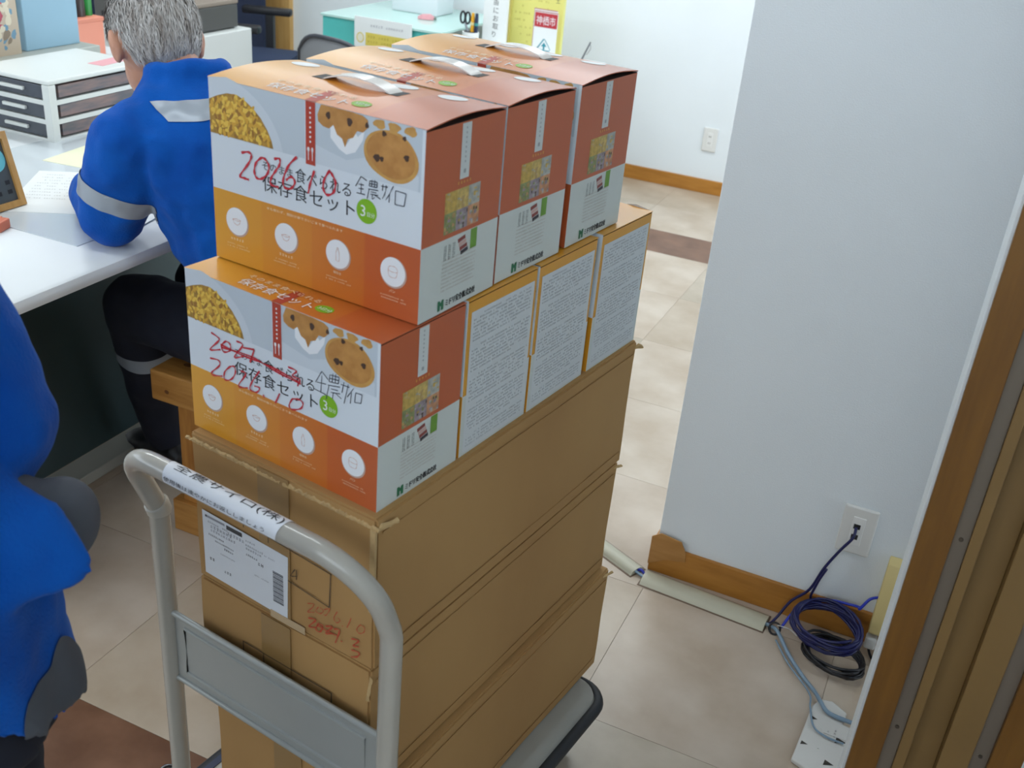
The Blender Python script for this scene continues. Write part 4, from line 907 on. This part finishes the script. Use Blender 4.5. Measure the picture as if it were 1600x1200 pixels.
# ------------------------------------------------------------------ people
M_skin = mat('skin', 'B98468', .5, hex2='C4917A', vscale=20); M_hair = mat('hair_grey', 'C6C4C2', .55, hex2='867E78', vscale=90, stretch=(1, 1, .12))
M_jkt = mat('fleece_blue', '05459A', .95, hex2='0A55AE', vscale=9, bump=.5, bscale=260, sheen=.06, spec=.15)
M_trs = mat('trousers_navy', '0E1220', .85, hex2='141A2C', vscale=8); M_refl = mat('reflective_band', '9AA2AC', .4, .2); M_shoe = mat('shoe_black', '16171A', .5); M_eye = mat('eye_white', 'E0DCD6', .25)
M_jin = mat('jacket_grey_panel', '4C5058', .85, var=.1, vscale=10)
def ellring(c, U, V, n=20, p=2.0):
    c = Vector(c); U = Vector(U); V = Vector(V); out = []
    for k in range(n):
        a = 2*pi*k/n; ca, sa = cos(a), sin(a)
        out.append(tuple(c + U*(abs(ca)**(2/p))*(1 if ca >= 0 else -1) + V*(abs(sa)**(2/p))*(1 if sa >= 0 else -1)))
    return out
class Blob:
    """lofted and rounded pieces, fused into ONE continuous surface"""
    def __init__(s): s.mb = MB()
    def cap(s, p0, p1, r0, r1, flat=1.0):
        p0 = Vector(p0); p1 = Vector(p1); t = (p1 - p0); L_ = t.length; t.normalize(); P, Rr = [], []
        for k in range(4): a = -pi/2 + pi/2*k/4 + .25; P.append(p0 + t*r0*sin(a)); Rr.append(max(.002, r0*cos(a)))
        for k in range(1, 5): P.append(p0.lerp(p1, k/5)); Rr.append(r0 + (r1 - r0)*k/5)
        for k in range(5): a = pi/2*k/4 - (.25 if k == 4 else 0); P.append(p1 + t*r1*sin(a)); Rr.append(max(.002, r1*cos(a)))
        s.mb.tube(P, Rr, 16); return s
    def chain(s, pts):
        for (a, ra), (b, rb) in zip(pts, pts[1:]): s.cap(a, b, ra, rb)
        return s
    def loft(s, rings): s.mb.loft(rings); return s
    def ell(s, c, r, M=None):
        c = Vector(c); rings = []
        for i in range(1, 12):
            f_ = -pi/2 + pi*i/12
            pts = [Vector((r[0]*cos(f_)*cos(2*pi*k/18), r[1]*cos(f_)*sin(2*pi*k/18), r[2]*sin(f_))) for k in range(18)]
            rings.append([tuple(c + (M @ q if M else q)) for q in pts])
        s.mb.loft(rings); return s
    def build(s, name, m, parent, voxel, smooth=6, wrinkle=0.0, wscale=14.0, seed=0, fac=.5):
        me = bpy.data.meshes.new(name); me.from_pydata(s.mb.v, [], s.mb.f)
        bm = bmesh.new(); bm.from_mesh(me); bmesh.ops.recalc_face_normals(bm, faces=bm.faces); bm.to_mesh(me); bm.free()
        ob = bpy.data.objects.new(name, me); COL.objects.link(ob)
        rm = ob.modifiers.new('r', 'REMESH'); rm.mode = 'VOXEL'; rm.voxel_size = voxel; rm.use_smooth_shade = True
        sm = ob.modifiers.new('s', 'SMOOTH'); sm.factor = fac; sm.iterations = smooth
        bpy.context.view_layer.update(); dg = bpy.context.evaluated_depsgraph_get()
        m2 = bpy.data.meshes.new_from_object(ob.evaluated_get(dg)); m2.name = name
        bpy.data.objects.remove(ob); bpy.data.meshes.remove(me)
        if wrinkle:
            ns = [v.normal.copy() for v in m2.vertices]
            for v, nn in zip(m2.vertices, ns):
                q = v.co*wscale + Vector((seed, 0, 0)); w_ = noise.noise(Vector((q.x, q.y, q.z*.45))) + .5*noise.noise(q*2.1)
                v.co += nn*wrinkle*w_
        m2.materials.clear(); m2.materials.append(m)
        for p in m2.polygons: p.use_smooth = True; p.material_index = 0
        o = bpy.data.objects.new(name, m2); COL.objects.link(o); o.parent = parent; return o
def patch(src, name, planes, off, m, parent=None, near=None):
    """a strip of cloth cut out of a garment's surface by planes and laid on it"""
    bm = bmesh.new(); bm.from_mesh(src.data)
    for co, no in planes:
        bmesh.ops.bisect_plane(bm, geom=bm.verts[:] + bm.edges[:] + bm.faces[:], plane_co=Vector(co), plane_no=Vector(no), clear_outer=True)
    if near:
        a, b, rad = near; ab = b - a
        bad = [fc for fc in bm.faces if (fc.calc_center_median() - (a + ab*max(0, min(1, (fc.calc_center_median() - a).dot(ab)/ab.length_squared)))).length > rad]
        bmesh.ops.delete(bm, geom=bad, context='FACES')
    bm.normal_update()
    for v, nn in [(v, v.normal.copy()) for v in bm.verts]: v.co += nn*off
    me = bpy.data.meshes.new(name); bm.to_mesh(me); bm.free(); me.materials.clear(); me.materials.append(m)
    for p in me.polygons: p.use_smooth = True; p.material_index = 0
    o = bpy.data.objects.new(name, me); COL.objects.link(o); o.parent = parent or src; return o
def hand(bl, wrist, fwd, side, up, curl=.5, k=1.0):
    """palm, four unequal bent fingers and a thumb leaving the side of the palm"""
    w = Vector(wrist); f_ = Vector(fwd).normalized(); s_ = Vector(side).normalized(); u = Vector(up).normalized()
    pc = w + f_*.045*k
    bl.loft([ellring(w + f_*x*k, s_*sx*k, u*sz*k, 14, 2.6) for x, sx, sz in ((-.015, .026, .019), (.01, .031, .018), (.05, .040, .016), (.085, .040, .013), (.093, .036, .009))])
    for i, (o, L_) in enumerate(((-.030, .066), (-.010, .077), (.010, .072), (.029, .056))):
        b = w + f_*.088*k + s_*o*k; p = [b]
        for j, (fr_, an) in enumerate(((.42, .35), (.32, .8), (.26, 1.1))):
            a = curl*an; d = f_*cos(a) - u*sin(a) + s_*(o*1.2); p.append(p[-1] + d.normalized()*L_*fr_*k)
        bl.chain([(p[0], .0095*k), (p[1], .009*k), (p[2], .0085*k), (p[3], .0075*k)])
    b = w + f_*.025*k - s_*.030*k; q = b + (f_*.6 - s_*.75 - u*.15).normalized()*.038*k; r_ = q + (f_*.9 - s_*.25 - u*.3).normalized()*.030*k
    bl.chain([(b, .013*k), (q, .0115*k), (r_, .009*k)])
def head_parts(bl, c, F, Uv, L_, k=1.0):
    """skull, jaw, nose, brow, ears; F face direction, Uv up, L_ left"""
    M = Matrix((L_, -F, Uv)).transposed()
    c = Vector(c)
    bl.ell(c + Uv*.02*k - F*.008*k, (.076*k, .097*k, .098*k), M)
    bl.ell(c - Uv*.045*k + F*.028*k, (.058*k, .066*k, .068*k), M); bl.ell(c - Uv*.092*k + F*.062*k, (.026*k, .022*k, .020*k), M)
    bl.chain([(c + F*.088*k + Uv*.012*k, .010*k), (c + F*.106*k - Uv*.024*k, .013*k)]); bl.ell(c + F*.076*k + Uv*.026*k, (.048*k, .018*k, .012*k), M)
    bl.ell(c + F*.084*k - Uv*.058*k, (.024*k, .012*k, .006*k), M); bl.ell(c + F*.083*k - Uv*.068*k, (.020*k, .012*k, .007*k), M)
    for s_ in (-1, 1):
        bl.ell(c + L_*s_*.079*k - F*.006*k - Uv*.008*k, (.010*k, .019*k, .032*k), M); bl.ell(c + L_*s_*.084*k - F*.012*k, (.008*k, .012*k, .024*k), M)
def eyes(parent, c, F, Uv, L_):
    for s_ in (-1, 1):
        b = Blob(); b.ell(Vector(c) + F*.082 + L_*s_*.031 + Uv*.006, (.012, .012, .009)); b.mb.build('eye', M_eye, parent, smooth=True)
def hair_cap(parent, c, F, Uv, L_, m, n=5200, seed=2, low=-.035, k=1.0):
    """short combed hair: a cap on the skull plus thousands of short strands in one mesh"""
    M = Matrix((L_, -F, Uv)).transposed(); c = Vector(c) + Uv*.02*k - F*.008*k
    rr = random.Random(seed); mb = MB(); R0 = Vector((.079*k, .100*k, .101*k))
    def inside(d):   # direction in head frame: x left, y back, z up
        lim = low/.1 + (.85 if d.y < -.25 else 0)*min(1, (-d.y - .25)*2.2 if d.y < -.25 else 0) - (.42 if d.y > .3 else 0)*min(1, (d.y - .3)*2)
        if abs(d.x) > .8 and d.y < .25: lim = max(lim, .12)
        return d.z > lim
    N = 26; vs = []; idx = {}; fs = []
    for i in range(N + 1):
        for j in range(2*N):
            th = pi*i/N; ph = 2*pi*j/(2*N); d = Vector((sin(th)*cos(ph), sin(th)*sin(ph), cos(th)))
            idx[i, j] = len(vs); q = Vector((d.x*R0.x, d.y*R0.y, d.z*R0.z)); vs.append((tuple(c + M @ q), inside(d)))
    for i in range(N):
        for j in range(2*N):
            q = [idx[i, j], idx[i+1, j], idx[i+1, (j+1) % (2*N)], idx[i, (j+1) % (2*N)]]
            if all(vs[a][1] for a in q): fs.append(tuple(q))
    mb.add([v[0] for v in vs], fs)
    for _ in range(n):
        while True:
            d = Vector((rr.gauss(0, 1), rr.gauss(0, 1), rr.gauss(0, 1))).normalized()
            if inside(d): break
        q = Vector((d.x*R0.x, d.y*R0.y, d.z*R0.z))*.995
        t = Vector((rr.gauss(0, .25), .35 + rr.gauss(0, .25), -1.0)); t -= d*t.dot(d)
        if t.length < .2: t = Vector((rr.gauss(0, .3), 1, -.2)); t -= d*t.dot(d)
        t.normalize(); ln_ = rr.uniform(.018, .034)*k; sd = d.cross(t).normalized()*rr.uniform(.0007, .0014)*k
        p0 = q; p1 = q + t*ln_*.5 + d*rr.uniform(.002, .006)*k; p2 = q + t*ln_ + d*rr.uniform(.001, .006)*k
        mb.add([tuple(c + M @ v) for v in (p0 - sd, p0 + sd, p1 + sd, p1 - sd, p2)], [(0, 1, 2, 3), (3, 2, 4)])
    return mb.build('hair', m, parent, smooth=True, fixn=False)

# --- man seated at the desk, his back to the cart
PX, PY = -.90, .45
man = thing('person', 'person in a blue fleece jacket seated at the desk, back turned', 'person', (PX, PY, 0))
def q(x, y, z): return Vector((x - PX, y - PY, z))
F = Vector((-.90, .436, 0)).normalized(); Lf = Vector((-F.y, F.x, 0)); Z = Vector((0, 0, 1))
hip = q(-.83, .47, .515); sh = q(-1.005, .425, .985); nk = q(-1.050, .420, 1.050)
lsh = sh + Lf*.165 - Z*.030; rsh = sh - Lf*.165 - Z*.030
lel = q(-1.140, .275, .787); rel = q(-1.10, .68, .789); lwr = q(-1.335, .40, .768); rwr = q(-1.34, .66, .768)
lkn = q(-1.245, .425, .505); rkn = q(-1.215, .635, .505); lan = q(-1.285, .535, .085); ran = q(-1.30, .70, .085)
hc_ = q(-1.146, .440, 1.104); HF = Vector((-.78, .42, -.46)).normalized(); HL = Z.cross(HF).normalized(); HU = HF.cross(HL).normalized(); HK = 1.06
bl = Blob(); head_parts(bl, hc_, HF, HU, HL, HK)
bl.cap(nk - Z*.02, hc_ - HU*.03 - HF*.03, .050, .052)
bl.loft([ellring(c, Lf*a, F*b, 20, 2.4) for c, a, b in ((hip, .15, .11), (hip.lerp(sh, .35), .14, .10), (hip.lerp(sh, .75), .15, .10), (sh - Z*.03, .13, .07), (nk - Z*.03, .045, .045))])
for a, b, c in ((lsh, lel, lwr), (rsh, rel, rwr)): bl.chain([(a, .046), (b, .038), (c, .026)])
for h_, k_, a_ in ((hip + Lf*.09, lkn, lan), (hip - Lf*.09, rkn, ran)): bl.chain([(h_, .075), (k_, .052), (a_, .036)])
hand(bl, lwr, q(-1.45, .55, .76) - lwr, Vector((-.6, -.8, 0)), Z, .25); hand(bl, rwr, q(-1.46, .62, .76) - rwr, Vector((.2, .98, 0)), Z, .6)
body = bl.build('body', M_skin, man, .0052, 3)
eyes(man, hc_, HF, HU, HL)
hair_cap(man, hc_, HF, HU, HL, M_hair, 7500, low=-.055, k=HK)
bl = Blob()
bl.loft([ellring(c, Lf*a, F*b, 22, 2.5) for c, a, b in ((hip + Z*.035, .185, .135), (hip + Z*.10 - F*.005, .185, .132), (hip.lerp(sh, .45) - F*.012, .185, .130), (hip.lerp(sh, .75) - F*.022, .190, .134), (sh - Z*.015 - F*.022, .180, .118), (sh + Z*.030 - F*.012, .135, .098), (nk + Z*.005 - F*.006, .082, .080), (nk + Z*.02, .070, .068))])
for s_, a in ((1, lsh), (-1, rsh)): bl.chain([(nk - Z*.035 + Lf*s_*.05 - F*.01, .055), (a.lerp(nk, .35) - Z*.018 - F*.012, .062), (a, .070)])
for a, b, c in ((lsh, lel, lwr), (rsh, rel, rwr)):
    m_ = a.lerp(b, .45) - F*.012
    bl.chain([(a - Z*.005, .074), (m_, .078), (a.lerp(b, .75), .074), (b, .066), (b.lerp(c, .55), .054), (b.lerp(c, .93), .042)])
ck = [nk + HL*cos(t_)*.066 - F*.0 + (-F)*sin(t_)*.060 + Z*(.018 + .012*sin(t_)) for t_ in [-.5 + k*.42 for k in range(10)]]
bl.chain([(c, .019) for c in ck])
jk = bl.build('jacket', M_jkt, man, .0072, 5, .0095, 14, 3)
ua = (lel - lsh).normalized(); mid = lsh.lerp(lel, .66)
patch(jk, 'sleeve_band', [(mid + ua*.021, ua), (mid - ua*.021, -ua)], .0022, M_refl, near=(lsh, lel, .105))
ua2 = (rel - rsh).normalized(); mid2 = rsh.lerp(rel, .66)
patch(jk, 'sleeve_band', [(mid2 + ua2*.021, ua2), (mid2 - ua2*.021, -ua2)], .0022, M_refl, near=(rsh, rel, .105))
zb_ = 1.026; tl = (Z + Lf*.10).normalized()
patch(jk, 'back_band', [(sh + Z*(zb_ + .013 - .985), tl), (sh + Z*(zb_ - .015 - .985), -tl), (sh + Lf*.115, (Lf - Z*.45).normalized()), (sh - Lf*.115, (-Lf - Z*.45).normalized()), (sh, F)], .0022, M_refl)
bl = Blob()
bl.loft([ellring(c, Lf*a, F*b, 20, 2.3) for c, a, b in ((hip - Z*.088, .165, .13), (hip - Z*.05, .178, .145), (hip + Z*.02, .172, .135), (hip + Z*.10, .150, .112))])
for h_, k_, a_ in ((hip + Lf*.090, lkn, lan), (hip - Lf*.090, rkn, ran)):
    bl.chain([(h_ - Z*.005, .088), (h_.lerp(k_, .6), .082), (k_, .076), (k_.lerp(a_, .4), .070), (a_ + Z*.02, .060)])
tr = bl.build('trousers', M_trs, man, .0085, 5, .006, 12, 9)
for k_, a_ in ((lkn, lan), (rkn, ran)):
    dd = (a_ - k_).normalized(); mm = k_.lerp(a_, .30)
    patch(tr, 'trouser_band', [(mm + dd*.020, dd), (mm - dd*.020, -dd)], .0022, M_refl, near=(k_, a_, .092))
for a_ in (lan, ran):
    d = Vector((-.25, .07, 0)).normalized(); s_ = Vector((-d.y, d.x, 0)); b = Vector((a_.x, a_.y, 0)); bl = Blob()
    bl.loft([ellring(b + d*x + Z*z, s_*w_, Z*h_, 16, 2.6) for x, z, w_, h_ in ((-.075, .036, .026, .030), (-.05, .046, .036, .044), (0, .046, .040, .044), (.06, .034, .045, .032), (.12, .027, .044, .025), (.16, .022, .030, .018))])
    bl.build('shoe', M_shoe, man, .006, 3)
# --- person standing beside the cart
QX, QY = -.52, -.80
per = thing('person', 'person in a blue jacket with grey panels standing beside the hand truck', 'person', (QX, QY, 0))
def g(x, y, z): return Vector((x - QX, y - QY, z))
G = Vector((-.908, -.419, 0)).normalized(); GL = Vector((-G.y, G.x, 0))   # facing away from the cart; GL is his left (towards the camera)
hp = g(-.440, -.795, .86); ss = g(-.475, -.805, 1.27); nn_ = g(-.487, -.810, 1.37); hh = nn_ + G*.035 + Z*.125
fs_ = ss - GL*.17; ns_ = ss + GL*.17; fe = g(-.392, -.665, .985); ne = ns_ + G*.05 - Z*.29; fw = fe + G*.20 - Z*.09; nw = ne + G*.21 - Z*.05
bl = Blob(); head_parts(bl, hh, (G - Z*.25).normalized(), (Z + G*.25).normalized(), GL)
bl.cap(nn_ - Z*.03, hh - Z*.03 - G*.02, .056, .055)
bl.loft([ellring(c, GL*a, G*b, 20, 2.4) for c, a, b in ((hp - Z*.06, .15, .10), (hp.lerp(ss, .35), .14, .095), (hp.lerp(ss, .8), .165, .105), (ss, .15, .08), (nn_ - Z*.02, .06, .055))])
for a, b, c in ((fs_, fe, fw), (ns_, ne, nw)): bl.chain([(a, .046), (b, .037), (c, .026)])
lk = hp + GL*.09 - Z*.40 - G*.05; la = lk - Z*.37 - G*.02; rk = hp - GL*.09 - Z*.40 - G*.02; ra = rk - Z*.37 - G*.04
for h_, k_, a_ in ((hp + GL*.09 - Z*.03, lk, la), (hp - GL*.09 - Z*.03, rk, ra)): bl.chain([(h_, .075), (k_, .052), (a_, .036)])
hand(bl, fw, G - Z*.35, GL, Z, .6); hand(bl, nw, G - Z*.2, -GL, Z, .6)
bl.build('body', M_skin, per, .006, 3); eyes(per, hh, (G - Z*.25).normalized(), (Z + G*.25).normalized(), GL)
hair_cap(per, hh, (G - Z*.25).normalized(), (Z + G*.25).normalized(), GL, mat('hair_black', '1E1C1C', .5), 2500, 8)
bl = Blob()
bl.loft([ellring(c, GL*a + Z*(e*.45), (G*b + Z*e), 22, 2.4) for c, a, b, e in ((hp - Z*.040 - G*.045, .150, .140, .115), (hp + Z*.0 - G*.03, .165, .142, .07), (hp + Z*.09 - G*.018, .168, .132, .02), (hp.lerp(ss, .5), .175, .120, .0), (hp.lerp(ss, .85), .185, .125, .0), (ss + Z*.0, .185, .105, .0), (ss + Z*.05, .12, .08, .0), (nn_ + Z*.0, .074, .07, .0))])
for a, b, c in ((fs_, fe, fw), (ns_, ne, nw)): bl.chain([(a, .072), (a.lerp(b, .5), .068), (b, .064), (b.lerp(c, .6), .052), (b.lerp(c, .95), .042)])
bl.chain([(nn_ + GL*.055 + Z*.01, .022), (nn_ - G*.055 + Z*.02, .024), (nn_ - GL*.055 + Z*.01, .022), (nn_ + G*.05, .02)])
# hem that stands off at the back
tip = g(-.243, -.692, .886)
r0 = g(-.420, -.850, .985); 
bl.loft([ellring(r0.lerp(tip, t_), (GL*.6 - Z*.35 + G*.1).normalized()*w_, Vector((.1, .2, 1)).normalized()*h_, 16, 2.0) for t_, w_, h_ in ((0, .11, .030), (.4, .090, .030), (.75, .055, .024), (.94, .022, .016), (1.0, .008, .008))])
jk2 = bl.build('jacket', M_jkt, per, .0075, 4, .0085, 13, 21)
bg = Blob(); bg.ell(g(-.318, -.668, .895), (.036, .05, .05)); bg.ell(g(-.345, -.70, .90), (.05, .05, .06)); bg.build('grey_panel', M_jin, per, .006, 4)
patch(jk2, 'side_panel', [(g(0, 0, .850), Z), (g(-.288, -.722, .8), -Vector((.908, .419, 0)).normalized())], .002, M_jin)
MB().tube(spline([g(-.300, -.765, .80), g(-.292, -.772, .765), g(-.288, -.778, .73)], 5), .008, 8).build('zip_pull', M_mblk, per, smooth=True)
bl = Blob()
bl.loft([ellring(c, GL*a, G*b, 20, 2.3) for c, a, b in ((hp - Z*.17 - G*.03, .170, .135), (hp - Z*.10 - G*.03, .165, .130), (hp - Z*.04 - G*.015, .155, .115), (hp + Z*.05, .145, .105))])
for h_, k_, a_ in ((hp + GL*.085 - Z*.05, lk, la), (hp - GL*.085 - Z*.05, rk, ra)): bl.chain([(h_ - G*.025, .098), (h_.lerp(k_, .6), .090), (k_, .074), (k_.lerp(a_, .5), .068), (a_ + Z*.01, .062)])
bl.build('trousers', M_trs, per, .009, 4, .006, 12, 31)
for a_ in (la, ra):
    d = G; s_ = Vector((-d.y, d.x, 0)); b = Vector((a_.x, a_.y, 0)); bl = Blob()
    bl.loft([ellring(b + d*x + Z*z, s_*w_, Z*h_, 16, 2.6) for x, z, w_, h_ in ((-.075, .036, .026, .030), (-.05, .046, .036, .044), (0, .046, .040, .044), (.06, .034, .045, .032), (.12, .027, .044, .025), (.16, .022, .030, .018))])
    bl.build('shoe', M_shoe, per, .006, 3)
